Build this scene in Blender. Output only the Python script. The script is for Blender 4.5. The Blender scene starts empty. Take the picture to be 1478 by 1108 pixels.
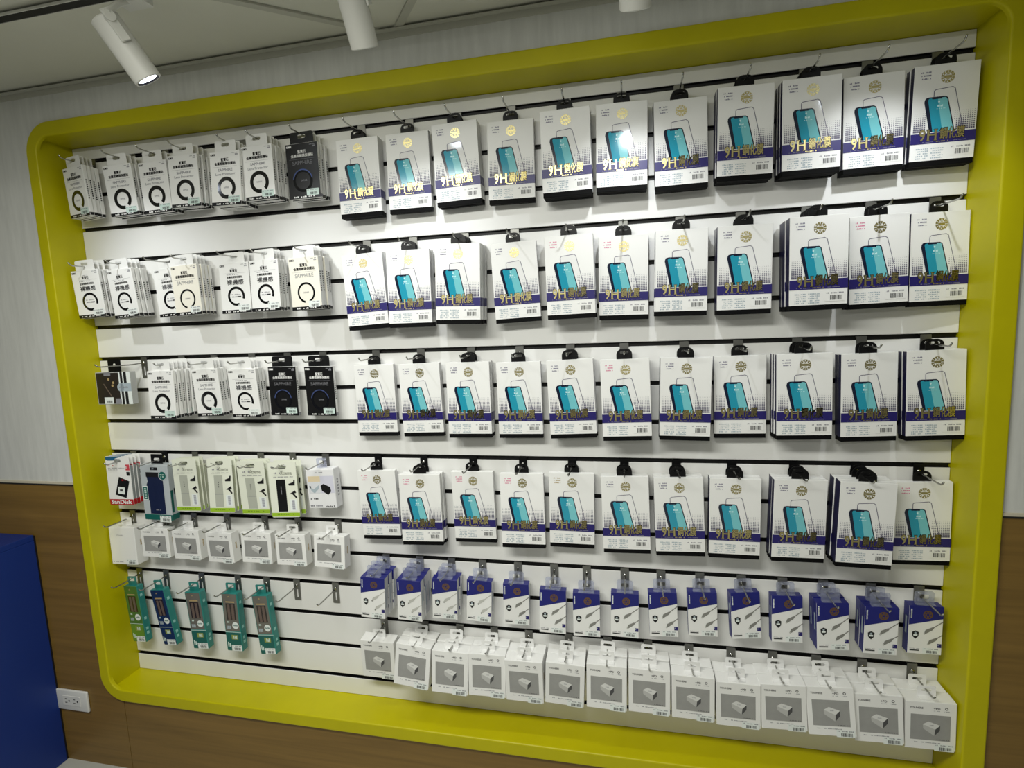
import bpy, bmesh, math, random
from mathutils import Vector, Matrix, Euler
from mathutils.geometry import tessellate_polygon

scene = bpy.context.scene
col = scene.collection
R = math.radians
random.seed(7)
Z0 = 1.95            # height of the uppermost slat groove above the floor

# ---------------------------------------------------------------- camera
cam_data = bpy.data.cameras.new('camera')
cam_data.sensor_width = 36.0
cam_data.lens = 36.0 * 763.17 / 1478.0
cam_data.clip_start = 0.02
cam = bpy.data.objects.new('camera', cam_data)
col.objects.link(cam)
right = Vector((0.97728523, 0.20831168, -0.03898478))
down = Vector((-0.01311408, -0.12415801, -0.9921758))
fwd = Vector((-0.21152208, 0.97015, -0.11860597))
m = Matrix((right, -down, -fwd)).transposed().to_4x4()
m.translation = Vector((1.6425, -1.37216, -0.52938 + Z0))
cam.matrix_world = m
scene.camera = cam

# ---------------------------------------------------------------- world, room light, exposure
world = bpy.data.worlds.new('world')
scene.world = world
world.use_nodes = True
world.node_tree.nodes['Background'].inputs[0].default_value = (0.98, 1.0, 0.93, 1)
world.node_tree.nodes['Background'].inputs[1].default_value = 0.08

def area_light(name, loc, size, power, color, rot=(0, 0, 0)):
    l = bpy.data.lights.new(name, 'AREA')
    l.shape = 'RECTANGLE'
    l.size, l.size_y = size
    l.energy = power
    l.color = color
    o = bpy.data.objects.new(name, l)
    col.objects.link(o)
    o.location = loc
    o.rotation_euler = rot
    return o
# the shop's ceiling panel lights, above and behind the photographer
area_light('room_panel_light', (0.98, -1.30, 2.115), (1.3, 0.3), 33, (1.0, 1.0, 0.92))
area_light('room_panel_light', (1.8, -3.0, 2.115), (1.2, 0.6), 16, (1.0, 1.0, 0.92))

# spot heads on the ceiling track: lens centre (x, y, z from the uppermost groove) and the way the barrel points
SPOTS = [((0.215, -0.420, 0.002), (0.10, 0.57, -0.81)), ((0.668, -0.372, 0.002), (0.31, 0.42, -0.83)), ((1.145, -0.333, 0.018), (0.0, 0.515, -0.857)),
         ((1.6663, -0.350, 0.003), (0.0, 0.60, -0.80)), ((2.180, -0.340, 0.010), (0.0, 0.60, -0.80))]
SPOT_POWER = 6.6
SPOT_ANGLE = 80.0

vs = scene.view_settings
scene.display_settings.display_device = 'sRGB'
vs.view_transform = 'Standard'
vs.look = 'None'
vs.gamma = 1.0
vs.use_curve_mapping = False
vs.exposure = 0.06

# ---------------------------------------------------------------- materials
def lin(c):
    return tuple((v / 12.92 if v <= 0.04045 else ((v + 0.055) / 1.055) ** 2.4) for v in c)
def rgb(h):
    return lin(tuple(int(h[i:i + 2], 16) / 255 for i in (0, 2, 4)))
MATS = {}
def mat(name, hexcol, rough=0.5, metal=0.0, coat=0.0, spec=0.5, noise=None, alpha=None, trans=0.0, emit=None):
    """plain painted or printed surface; noise = (scale xyz, amount) varies the colour a little"""
    if name in MATS:
        return MATS[name]
    mt = bpy.data.materials.new(name)
    mt.use_nodes = True
    nt = mt.node_tree
    b = nt.nodes['Principled BSDF']
    c = rgb(hexcol)
    b.inputs['Base Color'].default_value = (*c, 1)
    b.inputs['Roughness'].default_value = rough
    b.inputs['Metallic'].default_value = metal
    b.inputs['Specular IOR Level'].default_value = spec
    if coat:
        b.inputs['Coat Weight'].default_value = coat
        b.inputs['Coat Roughness'].default_value = 0.08
    if trans:
        b.inputs['Transmission Weight'].default_value = trans
    if alpha is not None:
        b.inputs['Alpha'].default_value = alpha
    if emit:
        b.inputs['Emission Color'].default_value = (*rgb(emit[0]), 1)
        b.inputs['Emission Strength'].default_value = emit[1]
    if noise:
        tc = nt.nodes.new('ShaderNodeTexCoord')
        mp = nt.nodes.new('ShaderNodeMapping')
        mp.inputs['Scale'].default_value = noise[0]
        nz = nt.nodes.new('ShaderNodeTexNoise')
        nz.inputs['Scale'].default_value = 1.0
        nz.inputs['Detail'].default_value = 5
        nz.inputs['Roughness'].default_value = 0.6
        rp = nt.nodes.new('ShaderNodeValToRGB')
        a = noise[1]
        rp.color_ramp.elements[0].position = 0.3
        rp.color_ramp.elements[1].position = 0.7
        rp.color_ramp.elements[0].color = (*[v * (1 - a) for v in c], 1)
        rp.color_ramp.elements[1].color = (*[min(1, v * (1 + a)) for v in c], 1)
        nt.links.new(tc.outputs['Object'], mp.inputs['Vector'])
        nt.links.new(mp.outputs['Vector'], nz.inputs['Vector'])
        nt.links.new(nz.outputs['Fac'], rp.inputs['Fac'])
        nt.links.new(rp.outputs['Color'], b.inputs['Base Color'])
        if len(noise) > 2:
            bp = nt.nodes.new('ShaderNodeBump')
            bp.inputs['Strength'].default_value = noise[2]
            bp.inputs['Distance'].default_value = 0.002
            nt.links.new(nz.outputs['Fac'], bp.inputs['Height'])
            nt.links.new(bp.outputs['Normal'], b.inputs['Normal'])
    MATS[name] = mt
    return mt

M_YELLOW = mat('yellow_paint', 'bdb500', 0.42, noise=((9, 9, 9), 0.05), spec=0.3)
M_SLAT = mat('white_slat_laminate', 'ececea', 0.35, noise=((2, 2, 2), 0.015))
M_GROOVE = mat('black_groove_plastic', '060606', 0.5)
M_WALLP = mat('grey_streaked_wallpaper', 'cfd0cc', 0.75, noise=((60, 60, 7), 0.07, 0.3))
M_CEIL = mat('ceiling_board', 'd4d4c8', 0.85, noise=((3, 3, 3), 0.03))
M_GRIDBAR = mat('ceiling_grid_metal', 'b9b9ae', 0.6)
M_DARKGAP = mat('dark_gap', '1c1c18', 0.8)
M_CREAM = mat('cream_cap_trim', 'c9c2ae', 0.5)
M_FLOOR = mat('grey_floor_tile', 'b6b6ae', 0.45, noise=((5, 5, 5), 0.06))
M_BLUE = mat('blue_cabinet_laminate', '0a2e7c', 0.45, noise=((4, 4, 4), 0.03))
M_BLUEDARK = mat('cabinet_edge_black', '0a0a10', 0.6)
M_PLATE = mat('outlet_plastic', 'd8d8d4', 0.35)
M_HOLE = mat('outlet_slot_dark', '2a2a2c', 0.7)
M_LAMP = mat('lamp_white_paint', 'd6d6d0', 0.4)
M_LAMPIN = mat('lamp_reflector_dark', '30303a', 0.3, 0.6)
M_LENS = mat('lamp_lens_lit', 'ffffff', 0.3, emit=('e6f0ff', 14.0))
M_CHROME = mat('hook_chrome', 'b4b4b0', 0.22, 1.0)
M_STEEL = mat('hook_plate_zinc', '8f8f8b', 0.38, 0.9)
M_BLACKPL = mat('black_plastic', '08080a', 0.4, spec=0.3)
M_TRAY = mat('black_tray_card', '070708', 0.7, spec=0.12)
M_WHITECARD = mat('white_card', 'efefed', 0.45)
M_GLOSSCARD = mat('gloss_varnish_white', 'f0f0ef', 0.10, coat=0.6)
M_NAVY = mat('navy_print', '231c66', 0.4)
M_NAVYSIDE = mat('navy_box_side', '12103a', 0.35)
M_BLACKCARD = mat('black_card', '101012', 0.35)
M_INK = mat('black_ink', '161618', 0.45)
M_GREY = mat('grey_ink', '8b8b92', 0.5)
M_PALE = mat('pale_blue_grey_ink', 'aab7bf', 0.5)
M_LINE = mat('outline_ink', '5c5870', 0.4)
M_VIOLET = mat('violet_grey_ink', '77748c', 0.5)
M_PINK = mat('pink_ink', 'd87a9c', 0.5)
M_TAN = mat('tan_ink', 'b39a6a', 0.5)
M_GOLD = mat('gold_foil', 'e6d89a', 0.34, 1.0)
M_PHONE = mat('phone_bezel_print', '141c34', 0.15, coat=0.5)
M_CYAN_D = mat('phone_screen_teal', '2698b2', 0.12, coat=0.6)
M_CYAN_L = mat('phone_screen_light_teal', '78c6ce', 0.12, coat=0.6)
M_CYAN_X = mat('phone_clock_print', 'c9ecf0', 0.2)
M_STICKER = mat('price_sticker_paper', 'e9efec', 0.5)
M_MINT = mat('pale_mint_sticker', 'cfe3dc', 0.5)
M_TEAL = mat('teal_card', '2a7f79', 0.35)
M_TEALD = mat('dark_teal_card', '176058', 0.35)
M_CLEAR = mat('clear_hang_tab', 'ccd2ea', 0.12, trans=0.75, alpha=0.62)
M_BLUECARD = mat('royal_blue_card', '141a72', 0.35)

def wood_material():
    mt = bpy.data.materials.new('brown_wood_laminate')
    mt.use_nodes = True
    nt = mt.node_tree
    b = nt.nodes['Principled BSDF']
    tc = nt.nodes.new('ShaderNodeTexCoord')
    mp = nt.nodes.new('ShaderNodeMapping')
    mp.inputs['Scale'].default_value = (1.6, 1.6, 42)
    n1 = nt.nodes.new('ShaderNodeTexNoise')
    n1.inputs['Scale'].default_value = 1.0
    n1.inputs['Detail'].default_value = 7
    n1.inputs['Roughness'].default_value = 0.65
    n1.inputs['Distortion'].default_value = 0.6
    rp = nt.nodes.new('ShaderNodeValToRGB')
    e = rp.color_ramp.elements
    e[0].position, e[0].color = 0.25, (*rgb('6b5223'), 1)
    e[1].position, e[1].color = 0.78, (*rgb('8b6d34'), 1)
    nt.links.new(tc.outputs['Object'], mp.inputs['Vector'])
    nt.links.new(mp.outputs['Vector'], n1.inputs['Vector'])
    nt.links.new(n1.outputs['Fac'], rp.inputs['Fac'])
    nt.links.new(rp.outputs['Color'], b.inputs['Base Color'])
    b.inputs['Roughness'].default_value = 0.42
    return mt
M_WOOD = wood_material()

# ---------------------------------------------------------------- mesh helpers
class MB:
    """collects geometry with materials, then makes one mesh"""
    def __init__(self):
        self.v, self.f, self.fm, self.mats = [], [], [], []
    def mi(self, mt):
        if mt not in self.mats:
            self.mats.append(mt)
        return self.mats.index(mt)
    def add(self, verts, faces, mt):
        o = len(self.v)
        self.v += [tuple(p) for p in verts]
        k = self.mi(mt)
        for f in faces:
            self.f.append([i + o for i in f])
            self.fm.append(k)
    def box(self, x0, x1, y0, y1, z0, z1, mt, sides=None):
        """sides: {'left','right','front','back','top','bottom': material}"""
        V = [(x, y, z) for x in (x0, x1) for y in (y0, y1) for z in (z0, z1)]
        F = {'left': (0, 1, 3, 2), 'right': (4, 6, 7, 5), 'front': (0, 4, 5, 1), 'back': (2, 3, 7, 6), 'top': (1, 5, 7, 3), 'bottom': (0, 2, 6, 4)}
        o = len(self.v)
        self.v += V
        for k, f in F.items():
            self.f.append([i + o for i in f])
            self.fm.append(self.mi((sides or {}).get(k, mt)))
    def rbox(self, x0, x1, y0, y1, z0, z1, mt, r=0.001, sides=None, seg=1):
        """box with bevelled edges"""
        bm = bmesh.new()
        V = [bm.verts.new((x, y, z)) for x in (x0, x1) for y in (y0, y1) for z in (z0, z1)]
        F = {'left': (0, 1, 3, 2), 'right': (4, 6, 7, 5), 'front': (0, 4, 5, 1), 'back': (2, 3, 7, 6), 'top': (1, 5, 7, 3), 'bottom': (0, 2, 6, 4)}
        for k, f in F.items():
            fc = bm.faces.new([V[i] for i in f])
            fc.material_index = self.mi((sides or {}).get(k, mt))
        bmesh.ops.bevel(bm, geom=list(bm.edges), offset=r, segments=seg, affect='EDGES', profile=0.5, material=-1)
        self.from_bm(bm)
    def from_bm(self, bm):
        bm.verts.index_update()
        o = len(self.v)
        self.v += [tuple(v.co) for v in bm.verts]
        for f in bm.faces:
            self.f.append([v.index + o for v in f.verts])
            self.fm.append(f.material_index)
        bm.free()
    def tube(self, pts, r, mt, n=8, cap=True):
        pts = [Vector(p) for p in pts]
        rings = []
        up = Vector((0, 0, 1)) if abs((pts[1] - pts[0]).normalized().z) < 0.9 else Vector((1, 0, 0))
        for i, p in enumerate(pts):
            d = (pts[min(i + 1, len(pts) - 1)] - pts[max(i - 1, 0)]).normalized()
            a = d.cross(up).normalized()
            b = d.cross(a).normalized()
            rings.append([p + (a * math.cos(2 * math.pi * k / n) + b * math.sin(2 * math.pi * k / n)) * r for k in range(n)])
        V = [q for rg in rings for q in rg]
        F = []
        for i in range(len(pts) - 1):
            for k in range(n):
                F.append((i * n + k, i * n + (k + 1) % n, (i + 1) * n + (k + 1) % n, (i + 1) * n + k))
        if cap:
            F.append(tuple(range(n))[::-1])
            F.append(tuple((len(pts) - 1) * n + k for k in range(n)))
        self.add(V, F, mt)
    def lathe(self, prof, mats, n=32):
        """prof: (radius, height) pairs about local z; mats: one material per segment"""
        for (r0, h0), (r1, h1), mt in zip(prof, prof[1:], mats):
            V, F = [], []
            for k in range(n):
                a = 2 * math.pi * k / n
                V += [(r0 * math.cos(a), r0 * math.sin(a), h0), (r1 * math.cos(a), r1 * math.sin(a), h1)]
            for k in range(n):
                j = (k + 1) % n
                F.append((2 * k, 2 * j, 2 * j + 1, 2 * k + 1))
            self.add(V, F, mt)
    def plate(self, outer, holes, y0, y1, mt):
        """flat outline in the x-z plane with holes, extruded from y0 (front) to y1"""
        loops = [outer] + list(holes)
        flat = [p for lp in loops for p in lp]
        tris = tessellate_polygon([[Vector((p[0], p[1], 0)) for p in lp] for lp in loops])
        n = len(flat)
        V = [(p[0], y0, p[1]) for p in flat] + [(p[0], y1, p[1]) for p in flat]
        F = []
        for t in tris:
            a, b, c = t
            ar = (flat[b][0] - flat[a][0]) * (flat[c][1] - flat[a][1]) - (flat[b][1] - flat[a][1]) * (flat[c][0] - flat[a][0])
            if ar < 0:
                b, c = c, b
            F.append((a, b, c))
            F.append((a + n, c + n, b + n))
        o = 0
        for lp in loops:
            k = len(lp)
            for i in range(k):
                F.append((o + i, o + (i + 1) % k, o + (i + 1) % k + n, o + i + n))
            o += k
        self.add(V, F, mt)
    def mesh(self, name, smooth=False):
        me = bpy.data.meshes.new(name)
        me.from_pydata(self.v, [], self.f)
        for mt in self.mats:
            me.materials.append(mt)
        me.polygons.foreach_set('material_index', self.fm)
        if smooth:
            me.polygons.foreach_set('use_smooth', [True] * len(me.polygons))
        me.update()
        bm = bmesh.new()
        bm.from_mesh(me)
        bmesh.ops.recalc_face_normals(bm, faces=bm.faces) if not getattr(self, 'flat', False) else None
        bm.to_mesh(me)
        bm.free()
        return me

def rrect(x0, x1, z0, z1, r, n=5, corners=(1, 1, 1, 1)):
    """rounded rectangle outline, counter-clockwise; corners: bottom-left, bottom-right, top-right, top-left"""
    out = []
    for (cx, cz, a0, px, pz), on in zip(((x0 + r, z0 + r, 180, x0, z0), (x1 - r, z0 + r, 270, x1, z0), (x1 - r, z1 - r, 0, x1, z1), (x0 + r, z1 - r, 90, x0, z1)), corners):
        if on:
            for k in range(n + 1):
                a = R(a0 + 90 * k / n)
                out.append((cx + r * math.cos(a), cz + r * math.sin(a)))
        else:
            out.append((px, pz))
    return out

def link(o, parent=None):
    col.objects.link(o)
    if parent is not None:
        o.parent = parent
    return o
def obj(name, me, parent=None, label=None):
    o = bpy.data.objects.new(name, me)
    link(o, parent)
    if label:
        o['label'] = label
    return o
def thing(name, label, cat, loc=(0, 0, 0), rot=(0, 0, 0), group=None):
    o = bpy.data.objects.new(name, None)
    o.empty_display_size = 0.02
    col.objects.link(o)
    o.location = loc
    o.rotation_euler = rot
    o['label'] = label
    o['category'] = cat
    if group:
        o['group'] = group
    return o
def structure(o):
    o['kind'] = 'structure'
    return o
ORD = ['first', 'second', 'third', 'fourth', 'fifth', 'sixth', 'seventh', 'eighth', 'ninth', 'tenth', 'eleventh', 'twelfth', 'thirteenth', 'fourteenth', 'fifteenth']

# lettering: outlines of the built-in typeface, as triangles in a unit box
TEXT = {}
def text_tris(s, bold=0.0):
    if (s, bold) not in TEXT:
        cu = bpy.data.curves.new('lettering', 'FONT')
        cu.body = s
        cu.offset = bold
        cu.resolution_u = 2
        o = bpy.data.objects.new('lettering', cu)
        col.objects.link(o)
        dg = bpy.context.evaluated_depsgraph_get()
        me = bpy.data.meshes.new_from_object(o.evaluated_get(dg))
        V = [(v.co.x, v.co.y) for v in me.vertices]
        F = [tuple(p.vertices) for p in me.polygons]
        bpy.data.objects.remove(o)
        bpy.data.curves.remove(cu)
        bpy.data.meshes.remove(me)
        x0, x1 = min(p[0] for p in V), max(p[0] for p in V)
        y0, y1 = min(p[1] for p in V), max(p[1] for p in V)
        V = [((p[0] - x0) / (x1 - x0), (p[1] - y0) / (y1 - y0)) for p in V]
        TEXT[(s, bold)] = (V, F)
    return TEXT[(s, bold)]

class Print(MB):
    """flat print on a front face w x h: u runs 0..1 across, v runs 0..1 downwards; later layers lie a hair in front"""
    flat = True
    def __init__(self, w, h, y=-0.00025):
        super().__init__()
        self.w, self.h, self.y, self.seed = w, h, y, random.Random(3)
    def P(self, u, v, layer):
        return ((u - 0.5) * self.w, self.y - layer * 0.00012, -v * self.h)
    def poly(self, pts, mt, layer=0):
        P = [self.P(u, v, layer) for u, v in pts]
        ar = sum(P[i][0] * P[(i + 1) % len(P)][2] - P[(i + 1) % len(P)][0] * P[i][2] for i in range(len(P)))
        if ar < 0:
            P = P[::-1]
        self.add(P, [tuple(range(len(P)))], mt)
    def rect(self, u0, v0, u1, v1, mt, layer=0):
        self.poly([(u0, v0), (u1, v0), (u1, v1), (u0, v1)], mt, layer)
    def disc(self, u, v, r, mt, layer=0, n=24, sx=1.0):
        k = self.w / self.h
        self.poly([(u + r * sx * math.cos(2 * math.pi * i / n), v + r * k * math.sin(2 * math.pi * i / n)) for i in range(n)], mt, layer)
    def arc(self, u, v, r0, r1, a0, a1, mt, layer=0, n=30):
        k = self.w / self.h
        for i in range(n):
            a, b = R(a0 + (a1 - a0) * i / n), R(a0 + (a1 - a0) * (i + 1) / n)
            self.poly([(u + q * math.cos(t), v - q * k * math.sin(t)) for q, t in ((r0, a), (r1, a), (r1, b), (r0, b))], mt, layer)
    def line(self, pts, wd, mt, layer=0):
        k = self.w / self.h
        for (u0, v0), (u1, v1) in zip(pts, pts[1:]):
            dx, dy = (u1 - u0), (v1 - v0) / k
            L = math.hypot(dx, dy)
            nx, ny = -dy / L * wd / 2, dx / L * wd / 2 * k
            self.poly([(u0 + nx, v0 + ny), (u1 + nx, v1 + ny), (u1 - nx, v1 - ny), (u0 - nx, v0 - ny)], mt, layer)
    def text(self, s, u0, v0, u1, v1, mt, layer=1, bold=0.0):
        wide = any(ord(ch) > 0x2fff for ch in s)
        V, F = text_tris(s, 0.0 if wide else bold)
        shifts = ((-0.5, 0), (0.5, 0), (0, -0.5), (0, 0.5)) if wide and bold else ((0, 0),)
        for su, sv in shifts:
            e = bold * (u1 - u0) / max(1, len(s))
            self.add([self.P(u0 + p[0] * (u1 - u0) + su * e, v1 + p[1] * (v0 - v1) + sv * e * self.w / self.h, layer) for p in V], F, mt)
    def fine(self, u0, v0, u1, v1, mt, layer=1, n=9):
        """a line of lettering too small to read: letter-sized marks"""
        s = (u1 - u0) / n
        for i in range(n):
            if self.seed.random() < 0.12:
                continue
            a = u0 + i * s
            t = v0 + (v1 - v0) * self.seed.choice((0, 0, 0.25))
            self.rect(a, t, a + s * self.seed.uniform(0.55, 0.85), v1, mt, layer)
    def bars(self, u0, v0, u1, v1, mt, layer=2, n=15):
        s = (u1 - u0) / n
        for i in range(n):
            a = u0 + i * s
            self.rect(a, v0, a + s * self.seed.uniform(0.25, 0.8), v1, mt, layer)

# a template is a list of (part name, mesh, label or None, sub-parts)
def place(template, name, label, cat, loc, rot, group):
    t = thing(name, label, cat, loc, rot, group)
    for pn, me, lb, subs in template:
        o = obj(pn, me, t, lb)
        for sn, sm, sl in subs:
            obj(sn, sm, o, sl)
    return t

# ---------------------------------------------------------------- the setting
WALL_Y = -0.095                       # face of the room wall; the slat panel lies recessed at y = 0
PX0, PX1 = 0.0, 2.372                 # slat panel, left and right edge
PZ1, PZ0 = Z0 + 0.0415, Z0 - 1.660    # slat panel, top and bottom edge
ZC = Z0 + 0.173                       # ceiling
ZW = Z0 - 0.984                       # top of the wood wainscot
BT = 0.015                            # board thickness of the niche lining
XL, XR, YF = -2.2, 4.6, -4.2          # how far the room is built

b = MB()
b.box(XL, PX0 - BT, WALL_Y, 0.06, ZW, ZC, M_WALLP)
b.box(PX1 + BT, XR, WALL_Y, 0.06, ZW, ZC, M_WALLP)
b.box(PX0 - BT, PX1 + BT, WALL_Y, 0.06, PZ1 + BT, ZC, M_WALLP)
structure(obj('wall_back', b.mesh('wall_back')))

wains = bpy.data.objects.new('trim_1', None)
col.objects.link(wains)
structure(wains)
b = MB()
b.box(XL, PX0 - BT, WALL_Y, 0.06, 0, ZW, M_WOOD)
b.box(PX0 - BT, 0.0315, WALL_Y, 0.06, 0, PZ0 - BT, M_WOOD)
obj('wood_panel', b.mesh('wood_panel'), wains)
b = MB()
b.box(0.0335, PX1 + BT, WALL_Y, 0.06, 0, PZ0 - BT, M_WOOD)
obj('wood_panel', b.mesh('wood_panel'), wains)
b = MB()
b.box(PX1 + BT + 0.001, XR, WALL_Y, 0.06, 0, ZW, M_WOOD)
obj('wood_panel', b.mesh('wood_panel'), wains)

OX0, OX1, OZ1, OZ0 = -0.0367, 2.4178, Z0 + 0.0815, Z0 - 1.6992     # outer edge of the yellow frame
cap = bpy.data.objects.new('trim_2', None)
col.objects.link(cap)
structure(cap)
for x0, x1 in ((XL, OX0 - 0.001), (OX1 + 0.001, XR)):
    b = MB()
    b.box(x0, x1, WALL_Y - 0.004, WALL_Y, ZW + 0.002, ZW + 0.009, M_CREAM)
    b.box(x0, x1, WALL_Y - 0.0025, WALL_Y, ZW - 0.003, ZW + 0.002, M_DARKGAP)
    obj('cap_strip', b.mesh('cap_strip'), cap)

b = MB()
b.box(XL, XR, YF, WALL_Y, -0.02, 0, M_FLOOR)
structure(obj('floor', b.mesh('floor')))

# suspended ceiling: boards laid on a grid that runs askew to this wall
ceil = bpy.data.objects.new('ceiling', None)
col.objects.link(ceil)
structure(ceil)
ang = R(39.0)
gu = Vector((math.cos(ang), math.sin(ang), 0))
gv = Vector((-math.sin(ang), math.cos(ang), 0))
g0 = Vector((1.100, -0.075, 0))
def clipped(bm):
    for co, no in (((0, WALL_Y, 0), (0, 1, 0)), ((0, YF, 0), (0, -1, 0)), ((XL, 0, 0), (-1, 0, 0)), ((XR, 0, 0), (1, 0, 0))):
        geo = bm.verts[:] + bm.edges[:] + bm.faces[:]
        res = bmesh.ops.bisect_plane(bm, geom=geo, plane_co=co, plane_no=no, clear_outer=True)
        ed = [e for e in res['geom_cut'] if isinstance(e, bmesh.types.BMEdge)]
        if ed:
            bmesh.ops.holes_fill(bm, edges=bm.edges[:], sides=0)
    return bm
def slab(u0, u1, v0, v1, z0, z1, mt):
    bm = bmesh.new()
    V = [bm.verts.new(g0 + gu * u + gv * v + Vector((0, 0, z))) for u in (u0, u1) for v in (v0, v1) for z in (z0, z1)]
    for f in ((0, 1, 3, 2), (4, 6, 7, 5), (0, 4, 5, 1), (2, 3, 7, 6), (1, 5, 7, 3), (0, 2, 6, 4)):
        bm.faces.new([V[i] for i in f])
    bmesh.ops.recalc_face_normals(bm, faces=bm.faces)
    clipped(bm)
    if not bm.faces:
        bm.free()
        return None
    k = MB()
    k.mi(mt)
    k.from_bm(bm)
    return k
T = 1.2
for i in range(-5, 4):
    for j in range(-5, 4):
        k = slab(i * T + 0.003, (i + 1) * T - 0.003, j * T + 0.003, (j + 1) * T - 0.003, ZC + 0.004, ZC + 0.016, M_CEIL)
        if k:
            obj('ceiling_board', k.mesh('ceiling_board'), ceil)
for i in range(-5, 5):
    for k in (slab(i * T - 0.009, i * T + 0.009, -5 * T, 4 * T, ZC - 0.001, ZC + 0.0035, M_GRIDBAR), slab(-5 * T, 4 * T, i * T - 0.009, i * T + 0.009, ZC - 0.0015, ZC + 0.003, M_GRIDBAR)):
        if k:
            obj('grid_bar', k.mesh('grid_bar'), ceil)
b = MB()
b.box(XL, XR, YF, 0.06, ZC + 0.017, ZC + 0.03, M_DARKGAP)
obj('ceiling_backing', b.mesh('ceiling_backing'), ceil)
b = MB()
b.box(XL, XR, WALL_Y - 0.016, WALL_Y, ZC - 0.004, ZC - 0.002, M_GRIDBAR)
b.box(XL, XR, WALL_Y - 0.003, WALL_Y, ZC - 0.018, ZC - 0.004, M_GRIDBAR)
structure(obj('trim_3', b.mesh('trim_3')))

# ---------------------------------------------------------------- yellow display frame round the slat panel
fr = thing('display_frame', 'glossy yellow rounded frame lining the display niche', 'frame', (0, 0, PZ0))
def in_frame(o):
    o.matrix_parent_inverse = Matrix.Translation((0, 0, -PZ0))
    return o
YB = -0.1063
EB = 0.004                            # rounded edge of the front board
arcs = [(EB * (1 - math.cos(R(a))), EB * (1 - math.sin(R(a)))) for a in (0, 30, 60, 90)]
loops = [(rrect(OX0, OX1, OZ0, OZ1, 0.085, 10), WALL_Y - 0.0003)]
for di, dy in arcs:
    loops.append((rrect(OX0 + di, OX1 - di, OZ0 + di, OZ1 - di, 0.085 - di, 10), YB + dy))
for di, dy in arcs[::-1]:
    loops.append((rrect(PX0 - di, PX1 + di, PZ0 - di, PZ1 + di, 0.042 + di, 10), YB + dy))
loops.append((rrect(PX0, PX1, PZ0, PZ1, 0.042, 10), WALL_Y - 0.0003))
V = [(x, y, z) for lp, y in loops for x, z in lp]
n = len(loops[0][0])
F = []
for i in range(len(loops)):
    j = (i + 1) % len(loops)
    for k in range(n):
        F.append((i * n + k, i * n + (k + 1) % n, j * n + (k + 1) % n, j * n + k))
b = MB()
b.add(V, F, M_YELLOW)
in_frame(obj('front_board', b.mesh('front_board'), fr))
def board(name, x0, x1, z0, z1):
    k = MB()
    k.box(x0, x1, WALL_Y - 0.0003, 0.016, z0, z1, M_YELLOW)
    in_frame(obj(name, k.mesh(name), fr))
board('side_board', PX0 - BT + 0.0005, PX0, PZ0 - BT + 0.0005, PZ1 + BT - 0.0005)
board('side_board', PX1, PX1 + BT - 0.0005, PZ0 - BT + 0.0005, PZ1 + BT - 0.0005)
board('top_board', PX0, PX1, PZ1, PZ1 + BT - 0.0005)
board('bottom_board', PX0, PX1, PZ0 - BT + 0.0005, PZ0)

# ---------------------------------------------------------------- slat panel
sl = thing('slat_wall_panel', 'white slat wall panel with black grooves inside the yellow frame', 'wall panel', (0, 0, PZ0))
k = MB()
k.box(PX0 + 0.0005, PX1 - 0.0005, 0.0125, 0.0155, PZ0 + 0.0005, PZ1 - 0.0005, M_GROOVE)
in_frame(obj('backing_board', k.mesh('backing_board'), sl))
GH = 0.0056                           # half height of a groove
edges = [PZ1 - 0.0008] + [Z0 - 0.1 * i for i in range(17)] + [PZ0 + 0.0008]
for i in range(18):
    top = edges[i] - (GH if i else 0)
    bot = edges[i + 1] + (GH if i < 17 else 0)
    k = MB()
    k.rbox(PX0 + 0.0006, PX1 - 0.0006, 0.0, 0.012, bot, top, M_SLAT, 0.0009)
    in_frame(obj('slat', k.mesh('slat'), sl))
ins = MB()
ins.box(PX0 + 0.0006, PX1 - 0.0006, 0.009, 0.0122, -GH, GH, M_GROOVE)
ins.box(PX0 + 0.0006, PX1 - 0.0006, 0.0015, 0.009, -GH, -GH + 0.0008, M_GROOVE)
ins.box(PX0 + 0.0006, PX1 - 0.0006, 0.0015, 0.009, GH - 0.0008, GH, M_GROOVE)
ins_me = ins.mesh('groove_insert')
for i in range(17):
    o = obj('groove_insert', ins_me, sl)
    o.location = (0, 0, Z0 - 0.1 * i - PZ0)

# ---------------------------------------------------------------- blue cabinet and wall outlet
CX = -0.232
cb = thing('cabinet', 'dark blue laminate cabinet standing against the wood wainscot', 'cabinet', (CX - 0.4, -0.40, 0))
def in_cab(o):
    o.matrix_parent_inverse = Matrix.Translation((-(CX - 0.4), 0.40, 0))
    return o
k = MB(); k.box(CX - 0.8, CX - 0.018, -0.70, WALL_Y - 0.006, 0.06, Z0 - 1.154 - 0.018, M_BLUE); in_cab(obj('carcass', k.mesh('carcass'), cb))
k = MB(); k.rbox(CX - 0.0175, CX, -0.70, WALL_Y - 0.006, 0.0, Z0 - 1.154 - 0.0185, M_BLUE, 0.001); in_cab(obj('side_panel', k.mesh('side_panel'), cb))
k = MB(); k.rbox(CX - 0.8, CX, -0.71, WALL_Y - 0.006, Z0 - 1.154 - 0.018, Z0 - 1.154, M_BLUE, 0.001); in_cab(obj('top_panel', k.mesh('top_panel'), cb))
k = MB(); k.box(CX - 0.79, CX - 0.0185, -0.66, -0.64, 0, 0.0595, M_BLUEDARK); in_cab(obj('plinth', k.mesh('plinth'), cb))
k = MB(); k.box(CX - 0.79, CX - 0.002, WALL_Y - 0.0055, WALL_Y - 0.0003, 0.0, Z0 - 1.158, M_BLUEDARK); in_cab(obj('back_gap_fill', k.mesh('back_gap_fill'), cb))  # black sheet standing in for the dark gap between cabinet and wall

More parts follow.
